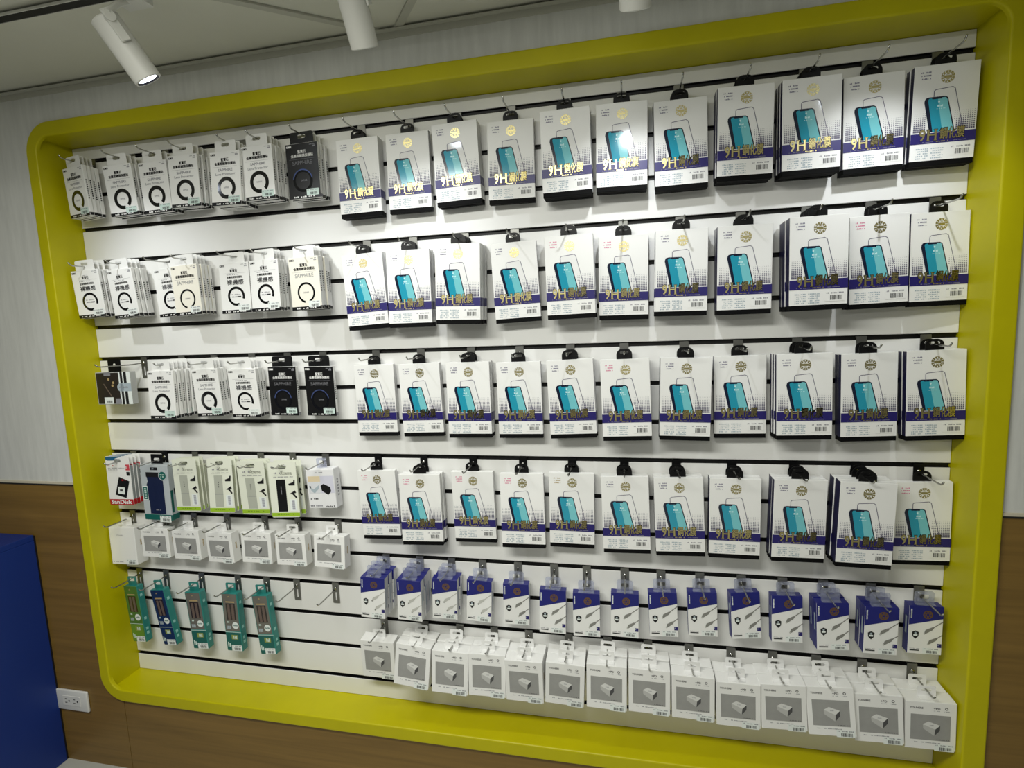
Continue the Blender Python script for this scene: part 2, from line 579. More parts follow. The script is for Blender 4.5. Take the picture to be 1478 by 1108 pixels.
ot = thing('wall_outlet', 'white double wall outlet on the wood wainscot beside the blue cabinet', 'outlet', (-0.1705, WALL_Y, Z0 - 1.724))
ow, oh = 0.127, 0.072
k = MB(); k.rbox(-ow / 2, ow / 2, -0.009, -0.0003, -oh / 2, oh / 2, M_PLATE, 0.0035, seg=3); obj('cover_plate', k.mesh('cover_plate', True), ot)
k = MB(); k.rbox(-0.036, 0.036, -0.0105, -0.0089, -0.0175, 0.0175, M_PLATE, 0.0007); insert = obj('socket_insert', k.mesh('socket_insert'), ot)
for cx in (-0.017, 0.017):
    for dx, dz, sw, sh in ((-0.005, 0.0065, 0.007, 0.0024), (-0.005, -0.0065, 0.008, 0.0024), (0.0075, 0.0, 0.005, 0.005)):
        k = MB(); k.box(cx + dx - sw / 2, cx + dx + sw / 2, -0.0109, -0.0104, dz - sh / 2, dz + sh / 2, M_HOLE)
        obj('socket_slot', k.mesh('socket_slot'), insert)

# ---------------------------------------------------------------- track lights
TRY = -0.385
rail = MB()
rail.box(0.0, 3.0, TRY - 0.0105, TRY + 0.0105, ZC - 0.0060, ZC - 0.0018, M_DARKGAP)
rail.box(0.0, 3.0, TRY - 0.0125, TRY - 0.0105, ZC - 0.0070, ZC - 0.0018, M_LAMP)
rail.box(0.0, 3.0, TRY + 0.0105, TRY + 0.0125, ZC - 0.0070, ZC - 0.0018, M_LAMP)
o = obj('light_track', rail.mesh('light_track'))
o['label'] = 'slim dark ceiling track carrying the white spot heads'
o['category'] = 'track'
LR, LL = 0.0272, 0.122
for n_, ((lx, ly, lz), axis) in enumerate(SPOTS):
    t = thing('track_spotlight', f'white cylindrical spot head, {ORD[n_]} along the ceiling track from the blue cabinet end', 'spotlight', (lx, ly, lz + Z0), (0, 0, 0), 'spot heads on the ceiling track')
    rot = (-Vector(axis)).to_track_quat('Z', 'Y').to_matrix().to_4x4()      # local +z runs from the lens back along the barrel
    k = MB()
    k.lathe([(LR - 0.0015, 0.0), (LR, 0.0015), (LR, LL - 0.003), (LR - 0.003, LL), (0.0001, LL)], [M_LAMP] * 4, 36)
    k.lathe([(LR - 0.0015, 0.0), (LR - 0.0035, 0.0003), (LR - 0.009, 0.003)], [M_LAMP, M_LAMPIN], 36)
    body = obj('barrel', k.mesh('barrel', True), t)
    body.matrix_local = rot
    k = MB()
    k.lathe([(LR - 0.0088, 0.003), (0.010, 0.0012), (0.0001, 0.0006)], [M_LENS, M_LENS], 24)
    lens = obj('lens', k.mesh('lens', True), t, 'lit lens')
    lens.matrix_local = rot
    k = MB()                                                     # hinge arm along the barrel's side
    k.rbox(LR + 0.0015, LR + 0.0065, -0.009, 0.009, 0.066, LL + 0.004, M_LAMP, 0.001)
    k.tube([(LR - 0.002, 0, 0.110), (LR + 0.010, 0, 0.110)], 0.010, M_LAMP, 14)
    arm = obj('hinge_arm', k.mesh('hinge_arm'), t)
    arm.matrix_local = rot
    top = rot @ Vector((LR + 0.004, 0, LL))
    yt = TRY - ly
    zt = ZC - 0.0073 - (lz + Z0)
    k = MB()
    k.rbox(-0.030, 0.030, yt - 0.0165, yt + 0.0165, zt - 0.024, zt, M_LAMP, 0.0015)
    k.tube([(top.x + 0.004, top.y, top.z - 0.004), (top.x + 0.004, (top.y + yt) / 2, (top.z + zt) / 2 - 0.004), (top.x + 0.004, yt, zt - 0.015)], 0.006, M_LAMP, 10)
    obj('track_adapter', k.mesh('track_adapter'), t)
    ld = bpy.data.lights.new('spot_beam', 'SPOT')
    ld.energy = SPOT_POWER
    ld.spot_size = R(SPOT_ANGLE)
    ld.spot_blend = 1.0
    ld.shadow_soft_size = 0.012
    ld.color = (0.95, 0.98, 1.0)
    lo = bpy.data.objects.new('spot_beam', ld)
    link(lo, t)
    lo.matrix_local = rot @ Matrix.Translation((0, 0, -0.003))

# ---------------------------------------------------------------- templates of the goods
def tab_mesh(name, w, h, hole_w, hole_h, hole_z, y, mt, z0=0.0, rad=0.008):
    k = MB()
    k.plate(rrect(-w / 2, w / 2, z0 - 0.001, h, rad, 5, (0, 0, 1, 1)), [rrect(-hole_w / 2, hole_w / 2, hole_z - hole_h / 2, hole_z + hole_h / 2, hole_h * 0.45, 3)[::-1]], y - 0.0004, y + 0.0004, mt)
    return k.mesh(name)

def sticker_mesh(w, h, u0, v0, u1, v1, paper=M_STICKER, y=-0.0009, bottom=0.5):
    p = Print(w, h, y)
    p.rect(u0, v0, u1, v1, paper, 0)
    du, dv = u1 - u0, v1 - v0
    p.fine(u0 + du * 0.06, v0 + dv * 0.10, u1 - du * 0.06, v0 + dv * 0.24, M_GREY, 1, 14)
    p.bars(u0 + du * 0.25, v0 + dv * bottom, u1 - du * 0.12, v1 - dv * 0.12, M_INK, 1, 14)
    return p.mesh('price_sticker')

def emblem(p, u, v, r, mt, layer=2):
    """round emblem: a broken hexagon-patterned ring with a word bar across it"""
    for i in range(6):
        p.arc(u, v, r * 0.60, r, 60 * i + 4, 60 * i + 56, mt, layer, 5)
    for i in range(6):
        a = R(60 * i + 30)
        kk = p.w / p.h
        p.disc(u + r * 0.8 * math.cos(a), v - r * 0.8 * kk * math.sin(a), r * 0.11, M_WHITECARD, layer + 1, 6)
    p.rect(u - r * 0.55, v - r * 0.13, u + r * 0.55, v + r * 0.13, mt, layer)
    p.poly([(u - r * 0.3, v + r * 0.2), (u + r * 0.3, v + r * 0.2), (u, v + r * 0.33)], mt, layer)
    p.poly([(u - r * 0.3, v - r * 0.2), (u + r * 0.3, v - r * 0.2), (u, v - r * 0.33)], mt, layer)

# ---- tempered glass screen protector box
FW, FH, FT = 0.118, 0.1905, 0.0155
def film_template(headline):
    k = MB()
    k.rbox(-FW / 2, FW / 2, 0, FT, -FH, 0, M_WHITECARD, 0.0006, {'left': M_NAVYSIDE, 'bottom': M_TRAY})
    k.box(FW / 2 - 0.00005, FW / 2 + 0.0002, 0.0006, FT - 0.0006, -0.818 * FH, -0.708 * FH, M_NAVY)
    sleeve = k.mesh('sleeve')
    k = MB()
    k.rbox(-FW / 2 + 0.0006, FW / 2 - 0.0006, 0.0006, FT - 0.0006, -FH - 0.0105, -FH + 0.004, M_TRAY, 0.0005)
    tray = k.mesh('tray')
    tab = tab_mesh('hang_tab', 0.038, 0.0245, 0.021, 0.0062, 0.0155, FT / 2, M_BLACKPL, rad=0.014)
    p = Print(FW, FH)
    low = lambda v: v + 0.012 if v < 0.33 else 0.342 + (v - 0.33) * 1.07
    P0 = p.P
    p.P = lambda u, v, layer: P0(u, low(v), layer)
    for i in range(3):
        p.fine(0.10 + 0.01 * (i == 1), 0.055 + 0.032 * i, 0.262, 0.069 + 0.032 * i, headline, 1, 8)
    emblem(p, 0.515, 0.125, 0.105, M_GOLD, 1)
    # varnished glass sheet and phone
    p.poly([(0.325, 0.262), (0.345, 0.250), (0.60, 0.236), (0.635, 0.250), (0.80, 0.664), (0.46, 0.664), (0.325, 0.33)], M_GLOSSCARD, 1)
    p.line([(0.322, 0.33), (0.322, 0.262), (0.345, 0.248), (0.60, 0.234), (0.638, 0.250), (0.805, 0.664)], 0.011, M_LINE, 2)
    for side in (0, 1):                                          # halftone dots
        n_u = 6 if side == 0 else 10
        for i in range(n_u):
            for j in range(10):
                v = 0.475 + j * 0.0195
                u = (0.045 + i * 0.032) if side == 0 else (0.665 + i * 0.033)
                s = 0.0035 + 0.0011 * j
                if side == 0 and u > 0.17 + (v - 0.32) * 0.26:
                    continue
                if side == 1 and u < 0.585 + (v - 0.33) * 0.33:
                    continue
                p.rect(u - s, v - s * 0.62, u + s, v + s * 0.62, M_LINE, 3)
    p.poly([(0.185, 0.345), (0.205, 0.328), (0.25, 0.322), (0.50, 0.322), (0.54, 0.338), (0.675, 0.664), (0.285, 0.664), (0.178, 0.37)], M_PHONE, 4)
    p.poly([(0.235, 0.352), (0.25, 0.337), (0.29, 0.334), (0.30, 0.345), (0.385, 0.345), (0.485, 0.664), (0.335, 0.664)], M_CYAN_D, 5)
    p.poly([(0.385, 0.345), (0.445, 0.345), (0.45, 0.334), (0.50, 0.334), (0.525, 0.345), (0.655, 0.664), (0.485, 0.664)], M_CYAN_L, 5)
    p.disc(0.405, 0.372, 0.016, M_CYAN_X, 6, 8)
    p.fine(0.385, 0.402, 0.475, 0.422, M_CYAN_X, 6, 4)
    p.fine(0.375, 0.436, 0.51, 0.443, M_CYAN_X, 6, 8)
    p.rect(0.0, 0.672, 1.0, 0.775, M_NAVY, 3)
    # gold headline: a seriffed 9H and three characters
    for dx, dv, mt, ly, gr in ((0, 0, M_INK, 6, 0.007), (0, 0, M_GOLD, 7, 0.0)):
        p.text('9', 0.135 - gr, 0.632 - gr * 0.6, 0.225 + gr, 0.752 + gr * 0.6, mt, ly, 0.02)
        for a, c_ in ((0.258, 0.288), (0.372, 0.402)):
            p.rect(a - gr, 0.640 - gr * 0.6, c_ + gr, 0.745 + gr * 0.6, mt, ly)
            p.rect(a - 0.010 - gr, 0.638 - gr * 0.6, c_ + 0.010 + gr, 0.643 + gr * 0.6, mt, ly)
            p.rect(a - 0.010 - gr, 0.742 - gr * 0.6, c_ + 0.010 + gr, 0.747 + gr * 0.6, mt, ly)
        p.rect(0.286, 0.684 - gr * 0.6, 0.374, 0.698 + gr * 0.6, mt, ly)
        p.text('鋼化膜', 0.455 - gr, 0.628 - gr * 0.6, 0.825 + gr, 0.738 + gr * 0.6, mt, ly, 0.035 if mt is M_GOLD else 0.09)
    p.fine(0.12, 0.757, 0.36, 0.763, M_GREY, 4, 14)
    p.fine(0.40, 0.754, 0.60, 0.766, M_GOLD, 4, 8)
    p.fine(0.66, 0.757, 0.88, 0.763, M_GREY, 4, 14)
    for i in range(2):                                           # model tables
        for j in range(5):
            v = 0.818 + j * 0.0235
            p.fine(0.095 + 0.235 * i, v, 0.295 + 0.235 * i, v + 0.0125, M_PALE, 1, 7)
    front = p.mesh('front_print')
    st = sticker_mesh(FW, FH, 0.62, 0.850, 0.955, 0.962, M_WHITECARD, -0.0006, 0.40)
    return [('sleeve', sleeve, None, [('front_print', front, None), ('price_sticker', st, None)]), ('tray', tray, 'black tray edge', []), ('hang_tab', tab, 'black plastic hang tab', [])]
FILM = {'violet': film_template(M_VIOLET), 'pink': film_template(M_PINK), 'tan': film_template(M_TAN)}

# ---- lens protector pack
RW, RH, RT = 0.095, 0.141, 0.0105
def ring_template(kind):
    dark = kind == 'black'
    card = {'black': M_BLACKCARD, 'cream': mat('cream_card', 'f3efe2', 0.4)}.get(kind, M_WHITECARD)
    fg = M_WHITECARD if dark else M_INK
    k = MB()
    k.rbox(-RW / 2, RW / 2, 0, RT, -RH, 0, M_WHITECARD, 0.0006, {'front': card})
    side = k
    for i in range(9):                                           # lettering down the side
        z = -0.040 - i * 0.0062
        side.box(RW / 2 - 0.0001, RW / 2 + 0.0002, 0.0035, 0.0070, z - 0.0040, z, M_INK)
    side.box(RW / 2 - 0.0001, RW / 2 + 0.0002, 0.0006, RT - 0.0006, -RH + 0.001, -RH + 0.009, M_INK if not dark else M_GREY)
    body = side.mesh('pack_body')
    tab = tab_mesh('hang_tab', 0.066 if not dark else 0.070, 0.030, 0.024, 0.010, 0.019, RT / 2, card if dark else M_WHITECARD, rad=0.006)
    p = Print(RW, RH)
    p.rect(0.035, 0.035, 0.19, 0.068, fg, 1)
    p.fine(0.05, 0.042, 0.175, 0.060, card, 2, 5)
    p.fine(0.76, 0.035, 0.95, 0.047, M_GREY, 1, 8)
    p.fine(0.86, 0.060, 0.95, 0.085, M_GREY, 1, 3)
    if kind == 'bare':
        p.fine(0.38, 0.105, 0.58, 0.115, M_GREY, 1, 8)
        p.text('藍寶石', 0.37, 0.125, 0.61, 0.185, fg, 1, 0.05)
        p.rect(0.15, 0.205, 0.9, 0.208, M_GREY, 1)
        p.fine(0.25, 0.225, 0.76, 0.240, M_GREY, 1, 16)
        p.text('金屬框鏡頭保護貼', 0.25, 0.262, 0.77, 0.305, fg, 1, 0.05)
        p.text('裸機感', 0.24, 0.335, 0.80, 0.435, mat('dark_grey_ink', '5a5a5e', 0.5), 1, 0.04)
        cu, cv, r0, r1, a0, a1 = 0.52, 0.665, 0.215, 0.285, -20, 290
        p.fine(cu - 0.15, cv - 0.045, cu + 0.15, cv - 0.028, M_GREY, 1, 9)
        p.fine(cu - 0.15, cv + 0.0, cu + 0.02, cv + 0.022, M_GREY, 1, 6)
        p.rect(cu + 0.03, cv + 0.0, cu + 0.16, cv + 0.022, M_INK, 1)
    else:
        p.text('藍寶石', 0.38, 0.120, 0.63, 0.182, fg, 1, 0.06)
        p.text('金屬框鏡頭保護貼', 0.16, 0.195, 0.86, 0.250, fg, 1, 0.06)
        p.rect(0.10, 0.282, 0.9, 0.285, M_GREY, 1)
        big = kind != 'white'
        grey = mat('mid_grey_ink', '9a9a9a' if not dark else '6c6c70', 0.45)
        if kind == 'black':
            grey = mat('dim_silver_ink', '6c6c70', 0.45)
        if big:
            p.text('SAPPHIRE', 0.19, 0.315, 0.81, 0.385, grey, 1, 0.01)
        else:
            p.text('SAPPHIRE', 0.27, 0.315, 0.75, 0.365, M_GREY, 1, 0.02)
            p.text('Lens Protector', 0.18, 0.395, 0.84, 0.440, M_GREY, 1, 0.01)
        cu, cv, r0, r1, a0, a1 = 0.52, 0.675, 0.20, 0.305, -48, 284
        if kind == 'cream':
            r0, r1, a0, a1 = 0.235, 0.290, -70, 258
        p.text('SAPPHIRE', cu - 0.09, cv - 0.02, cu + 0.09, cv + 0.012, M_GREY, 1, 0.0)
    if dark:
        p.arc(0.48, 0.675, 0.235, 0.31, 0, 360, mat('ring_gunmetal', '0c0d14', 0.15, 0.2, coat=0.5), 1)
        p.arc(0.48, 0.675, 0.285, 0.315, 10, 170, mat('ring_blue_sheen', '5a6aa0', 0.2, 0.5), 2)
    else:
        p.arc(cu, cv, r0, r1, a0, a1, mat('ring_black_gloss', '0e0e10', 0.10, coat=0.6), 1, 40)
    p.rect(0.0 if not dark else 0.0, 0.935, 1.0, 1.0, M_BLACKCARD, 1)
    for a in (0.12, 0.38, 0.62):
        p.fine(a, 0.955, a + 0.19, 0.982, M_WHITECARD, 2, 5)
    front = p.mesh('front_print')
    st = sticker_mesh(RW, RH, 0.57, 0.835, 0.955, 0.955, M_MINT if kind in ('white', 'black') else M_STICKER, -0.0007)
    return [('pack_body', body, None, [('front_print', front, None), ('price_sticker', st, None)]), ('hang_tab', tab, None, [])]
RING = {kk: ring_template(kk) for kk in ('white', 'bare', 'cream', 'black')}

# ---- charger box
M_CHGREY = mat('charger_picture_grey', '9c9c9a', 0.4, noise=((30, 30, 30), 0.06))
M_CHL = mat('charger_picture_light', 'dcdcda', 0.4)
M_CHM = mat('charger_picture_mid', 'bdbdbb', 0.4)
M_CHD = mat('charger_picture_dark', '4a4a4c', 0.4)
M_BROWNEDGE = mat('kraft_board_edge', 'b79a63', 0.7)
def charger_template(w, h, t, plain=False, hang=True):
    k = MB()
    k.rbox(-w / 2, w / 2, 0, t, -h, 0, M_WHITECARD, 0.0012, {'bottom': M_BROWNEDGE}, 2)
    body = k.mesh('carton')
    p = Print(w, h)
    if plain:
        p.text('YOUHERE', 0.28, 0.20, 0.56, 0.235, M_GREY, 1)
        p.fine(0.06, 0.93, 0.45, 0.945, M_GREY, 1, 16)
    else:
        p.text('YOUHERE', 0.085, 0.110, 0.345, 0.150, M_CHD, 1, 0.02)
        p.text('+PD', 0.55, 0.105, 0.68, 0.148, M_CHD, 1, 0.02)
        p.fine(0.555, 0.170, 0.675, 0.182, M_GREY, 1, 8)
        p.arc(0.80, 0.120, 0.018, 0.032, 0, 360, M_CHD, 1, 12)
        p.fine(0.755, 0.170, 0.86, 0.182, M_GREY, 1, 8)
        p.rect(0.105, 0.265, 0.885, 0.80, M_CHGREY, 0)
        p.poly([(0.345, 0.47), (0.455, 0.405), (0.685, 0.475), (0.590, 0.565)], M_CHL, 1)
        p.poly([(0.345, 0.47), (0.590, 0.565), (0.575, 0.70), (0.355, 0.56)], M_CHM, 1)
        p.poly([(0.590, 0.565), (0.685, 0.475), (0.680, 0.585), (0.575, 0.70)], M_CHD, 1)
        p.fine(0.46, 0.475, 0.56, 0.488, M_GREY, 2, 5)
        p.fine(0.62, 0.765, 0.865, 0.780, M_CHD, 1, 12)
        p.fine(0.16, 0.845, 0.70, 0.862, M_GREY, 1, 22)
    front = p.mesh('front_print')
    st = sticker_mesh(w, h, 0.58, 0.865, 0.965, 1.012 if not plain else 0.995, M_STICKER, -0.0007, 0.42)
    k = MB()                                                     # white stick-on hanger: foot on the carton top, upright with a slot
    yb = t * 0.55
    k.plate(rrect(-0.019, 0.019, 0.0, 0.026, 0.004, 3, (0, 0, 1, 1)), [rrect(-0.011, 0.011, 0.012, 0.019, 0.003, 3)[::-1]], yb - 0.0005, yb + 0.0005, M_GLOSSCARD)
    k.box(-0.019, 0.019, yb - 0.016, yb - 0.0005, 0.0002, 0.0012, M_GLOSSCARD)
    tab = k.mesh('hang_tab')
    k = MB()
    for i in range(5):
        z = -0.35 * h - i * 0.0042
        k.box(w / 2, w / 2 + 0.0002, t * 0.42, t * 0.58, z - 0.0030, z, M_TAN)
    side = k.mesh('side_print')
    return [('carton', body, None, [('front_print', front, None), ('price_sticker', st, None), ('side_print', side, None)]), ('hang_tab', tab, None, [])]
CHG = charger_template(0.1025, 0.1205, 0.038)
CHGU = charger_template(0.100, 0.094, 0.030)
CHGP = charger_template(0.099, 0.122, 0.040, True)

# ---- cable box
CW, CH, CT = 0.071, 0.119, 0.024
M_PLUG = mat('cable_plug_grey', '84847f', 0.4)
M_PLUGL = mat('cable_plug_light', 'c2c2bc', 0.4)
M_EMB = mat('bronze_foil', '8a6a3a', 0.35, 0.8)
def cable_template(dark_plugs):
    k = MB()
    k.rbox(-CW / 2, CW / 2, 0, CT, -CH, 0, M_WHITECARD, 0.0006, {'left': M_BLUECARD, 'top': M_BLUECARD})
    k.box(-CW / 2 - 0.0002, -CW / 2 + 0.0001, CT * 0.35, CT * 0.62, -0.62 * CH, -0.26 * CH, M_PALE)
    k.box(CW / 2 - 0.0001, CW / 2 + 0.0002, CT * 0.25, CT * 0.40, -0.75 * CH, -0.25 * CH, M_PALE)
    k.box(CW / 2 - 0.0001, CW / 2 + 0.0002, CT * 0.60, CT * 0.75, -0.55 * CH, -0.25 * CH, M_PALE)
    body = k.mesh('carton')
    p = Print(CW, CH)
    p.poly([(0, 0), (1, 0), (1, 0.245), (0, 0.40)], M_BLUECARD, 0)
    p.fine(0.045, 0.075, 0.085, 0.26, M_STICKER, 1, 1)
    for j in range(7):
        p.rect(0.045, 0.07 + j * 0.028, 0.085, 0.09 + j * 0.028, M_STICKER, 1)
    p.arc(0.55, 0.175, 0.105, 0.145, 0, 360, M_EMB, 1, 18)
    for i in range(6):
        p.arc(0.55, 0.175, 0.035, 0.095, 60 * i + 8, 60 * i + 52, M_EMB, 1, 3)
    p.poly([(0.11, 0.545), (0.21, 0.515), (0.31, 0.545), (0.30, 0.63), (0.21, 0.69), (0.12, 0.63)], M_INK, 1)
    p.rect(0.15, 0.59, 0.27, 0.625, M_STICKER, 2)
    p.disc(0.21, 0.565, 0.035, M_PALE, 2, 8)
    pc = M_PLUG if dark_plugs else M_PLUGL
    for du, dv, s in ((0, 0, 1.0), (0.12, 0.215, 0.92)):
        a = [(0.47, 0.545), (0.50, 0.575), (0.70, 0.49), (0.75, 0.44), (0.70, 0.425), (0.50, 0.49)]
        p.poly([(u + du, v + dv) for u, v in a if True], pc, 1)
        p.poly([(0.44 + du, 0.565 + dv), (0.47 + du, 0.545 + dv), (0.50 + du, 0.575 + dv), (0.47 + du, 0.595 + dv)], M_PLUGL if dark_plugs else M_PLUG, 1)
        end = (1.0, 0.305 + dv + (0.06 if du else 0))
        p.line([(0.72 + du, 0.440 + dv), end], 0.03, pc, 1)
    p.rect(0.86, 0.765, 0.985, 0.845, M_NAVY, 2)
    p.fine(0.88, 0.785, 0.97, 0.805, M_PALE, 3, 3)
    p.fine(0.06, 0.885, 0.36, 0.897, M_GREY, 1, 9)
    p.rect(0.06, 0.915, 0.34, 0.938, M_INK, 1)
    front = p.mesh('front_print')
    st = sticker_mesh(CW, CH, 0.44, 0.865, 0.93, 0.985, M_STICKER, -0.0007, 0.42)
    tab = tab_mesh('hang_tab', 0.042, 0.030, 0.020, 0.008, 0.017, CT / 2, M_CLEAR, z0=-0.008, rad=0.006)
    k = MB()
    k.plate(rrect(-0.021, 0.021, 0.0008, 0.031, 0.006, 4, (0, 0, 1, 1)), [rrect(-0.010, 0.010, 0.012, 0.023, 0.004, 3)[::-1]], CT / 2 - 0.0005, CT / 2 + 0.0005, M_CLEAR)
    k.box(-0.021, 0.021, 0.001, CT / 2 - 0.0005, 0.0008, 0.0016, M_CLEAR)
    tab = k.mesh('hang_tab')
    return [('carton', body, None, [('front_print', front, None), ('price_sticker', st, None)]), ('hang_tab', tab, 'clear plastic hang tab', [])]
CABLE = {True: cable_template(True), False: cable_template(False)}

# ---- teal blister pack
TW, TH, TT = 0.056, 0.198, 0.024
def teal_template(kind):
    fc = {'green': mat('leaf_green_card', '4a7434', 0.35), 'navy': mat('deep_blue_card', '0e2d5c', 0.35), 'grey': mat('grey_teal_card', '4f7a78', 0.35)}[kind]
    low = {'green': mat('lime_card', '668f30', 0.35), 'navy': mat('deep_blue_card', '0e2d5c', 0.35), 'grey': M_TEALD}[kind]
    k = MB()
    k.rbox(-TW / 2, TW / 2, 0, TT, -TH, -0.006, M_TEAL, 0.0025, {'front': fc if kind != 'grey' else M_TEAL}, 2)
    for z in (-0.035, -0.115, -0.150, -0.165):                   # pale marks on the side
        k.box(TW / 2 - 0.0001, TW / 2 + 0.0003, 0.007, 0.015, z - 0.009, z, mat('side_mark_mint', '8fc7c2', 0.4))
    body = k.mesh('pack_body')
    p = Print(TW, TH)
    p.rect(0.06, 0.045, 0.94, 0.66, mat('window_card_grey', '6d6a62', 0.2, coat=0.4) if kind == 'grey' else fc, 0)
    p.fine(0.40, 0.075, 0.62, 0.10, M_TAN, 1, 4)
    p.rect(0.24, 0.165, 0.78, 0.185, M_TAN, 1)
    p.rect(0.22, 0.20, 0.80, 0.475, mat('window_dark_brown', '2d2420', 0.2, coat=0.5), 1)
    p.rect(0.30, 0.215, 0.46, 0.47, mat('item_taupe', '6a5a52', 0.3), 2)
    p.rect(0.55, 0.215, 0.71, 0.47, mat('item_taupe', '6a5a52', 0.3), 2)
    p.disc(0.70, 0.565, 0.20, M_STICKER, 1, 18)
    p.fine(0.55, 0.552, 0.85, 0.575, M_TEALD, 2, 5)
    p.fine(0.12, 0.50, 0.34, 0.525, M_MINT, 1, 3)
    p.fine(0.14, 0.575, 0.40, 0.63, M_PALE, 1, 4)
    p.rect(0.0, 0.675, 1.0, 0.683, M_MINT, 1)
    p.rect(0.05, 0.69, 0.95, 0.985, low, 1)
    p.rect(0.38, 0.725, 0.78, 0.80, mat('badge_olive', '8f9a4a' if kind != 'navy' else '2f5a86', 0.4), 2)
    p.fine(0.42, 0.735, 0.74, 0.79, M_MINT, 3, 4)
    p.fine(0.10, 0.85, 0.28, 0.93, M_MINT, 2, 2)
    front = p.mesh('front_print')
    st = sticker_mesh(TW, TH, 0.33, 0.895, 0.97, 0.99, M_STICKER, -0.0009, 0.45)
    k = MB()
    k.plate(rrect(-0.017, 0.017, -0.008, 0.022, 0.003, 3, (0, 0, 1, 1)), [rrect(-0.011, 0.011, 0.006, 0.017, 0.003, 3)[::-1]], TT / 2 - 0.001, TT / 2 + 0.001, M_TEAL)
    tab = k.mesh('hang_tab')
    return [('pack_body', body, None, [('front_print', front, None), ('price_sticker', st, None)]), ('hang_tab', tab, None, [])]
TEALK = {kk: teal_template(kk) for kk in ('green', 'navy', 'grey')}

# ---- memory card reader card with a red foot
M_RED = mat('red_band', 'b0151c', 0.4)
def reader_template():
    w, h, t = 0.091, 0.154, 0.0115
    k = MB()
    k.plate(rrect(-w / 2, w / 2, -h, 0, 0.003, 3), [rrect(-0.013, 0.013, -0.020, -0.009, 0.004, 3)[::-1]], 0.0, 0.0015, M_WHITECARD)
    card = k.mesh('backing_card')
    k = MB()
    k.rbox(-w / 2 + 0.001, w / 2 - 0.001, 0.0016, t, -h + 0.001, -0.030, mat('blister_grey', '8f9494', 0.2, coat=0.4), 0.002, None, 2)
    blister = k.mesh('blister')
    p = Print(w, h)
    p.poly([(0.0, 0.01), (0.72, 0.0), (0.42, 0.045), (0.36, 0.085), (0.10, 0.085), (0, 0.06)], mat('header_blue', '1d5f86', 0.4), 1)
    p.fine(0.08, 0.18, 0.36, 0.205, M_RED, 1, 6)
    p.fine(0.08, 0.235, 0.78, 0.248, M_GREY, 1, 18)
    p.fine(0.08, 0.272, 0.48, 0.283, M_GREY, 1, 12)
    p.rect(0.82, 0.17, 0.99, 0.29, mat('pink_red_block', 'c94a55', 0.4), 1)
    p.fine(0.84, 0.19, 0.97, 0.25, M_STICKER, 2, 3)
    p.rect(0.84, 0.32, 0.97, 0.40, M_INK, 1)
    p.poly([(0.50, 0.42), (0.92, 0.515), (0.72, 0.86), (0.27, 0.79)], M_BLACKCARD, 1)
    p.fine(0.56, 0.475, 0.78, 0.505, M_RED, 2, 5)
    p.poly([(0.42, 0.625), (0.70, 0.64), (0.67, 0.785), (0.39, 0.765)], M_STICKER, 2)
    p.rect(0.48, 0.68, 0.60, 0.725, M_CHD, 3)
    p.rect(0.0, 0.885, 1.0, 1.0, M_RED, 1)
    p.text('SanDisk', 0.06, 0.902, 0.94, 0.983, M_STICKER, 2, 0.03)
    front = p.mesh('front_print')
    k = MB()
    k.box(w / 2 - 0.001, w / 2 + 0.0002, 0.0018, t, -h + 0.001, -h * 0.885, M_RED)
    band = k.mesh('red_foot')
    return [('backing_card', card, None, [('front_print', front, None)]), ('blister', blister, None, [('red_foot', band, None)])]
READER = reader_template()

# ---- power bank box with a window
def power_template():
    w, h, t = 0.102, 0.177, 0.030
    M_SILV = mat('silver_grey_card', 'b9c0c4', 0.35)
    k = MB()
    k.rbox(-w / 2, w / 2, 0, t, -h * 0.90, 0, M_SILV, 0.001)
    k.box(w / 2 - 0.0001, w / 2 + 0.0002, t * 0.10, t * 0.38, -h * 0.86, -h * 0.46, M_TEALD)
    k.box(w / 2 - 0.0001, w / 2 + 0.0002, t * 0.52, t * 0.82, -h * 0.55, -h * 0.44, M_INK)
    body = k.mesh('carton')
    k = MB()
    k.rbox(-w / 2, w / 2, 0, t, -h, -h * 0.90 - 0.0001, M_TEALD, 0.001)
    base = k.mesh('teal_base')
    p = Print(w, h)
    p.rect(0.38, 0.045, 0.64, 0.095, M_INK, 1)
    p.fine(0.43, 0.060, 0.60, 0.080, M_PALE, 2, 4)
    p.poly([(0.20, 0.135), (0.80, 0.135), (0.80, 0.885), (0.24, 0.885), (0.24, 0.66), (0.19, 0.62), (0.19, 0.36), (0.24, 0.30)], mat('power_bank_navy', '1a2340', 0.3, coat=0.3), 1)
    p.rect(0.20, 0.135, 0.80, 0.22, M_INK, 2)
    p.disc(0.80, 0.19, 0.150, M_SILV, 3, 20)
    p.disc(0.80, 0.19, 0.125, M_TEALD, 4, 20)
    p.fine(0.72, 0.165, 0.88, 0.185, M_MINT, 5, 4)
    p.fine(0.73, 0.200, 0.87, 0.218, M_MINT, 5, 4)
    p.rect(0.035, 0.385, 0.215, 0.640, M_STICKER, 3)
    p.rect(0.050, 0.40, 0.20, 0.625, M_TEALD, 4)
    for j in range(6):
        p.rect(0.09, 0.425 + j * 0.032, 0.16, 0.445 + j * 0.032, M_MINT, 5)
    p.fine(0.45, 0.80, 0.62, 0.822, M_GREY, 2, 6)
    front = p.mesh('front_print')
    st = sticker_mesh(w, h, 0.56, 0.915, 0.96, 1.03, M_STICKER, -0.0007, 0.45)
    tab = tab_mesh('hang_tab', 0.042, 0.030, 0.022, 0.010, 0.013, t / 2, M_BLACKPL, rad=0.003)
    return [('carton', body, None, [('front_print', front, None)]), ('teal_base', base, 'dark teal base', [('price_sticker', st, None)]), ('hang_tab', tab, None, [])]
POWER = power_template()

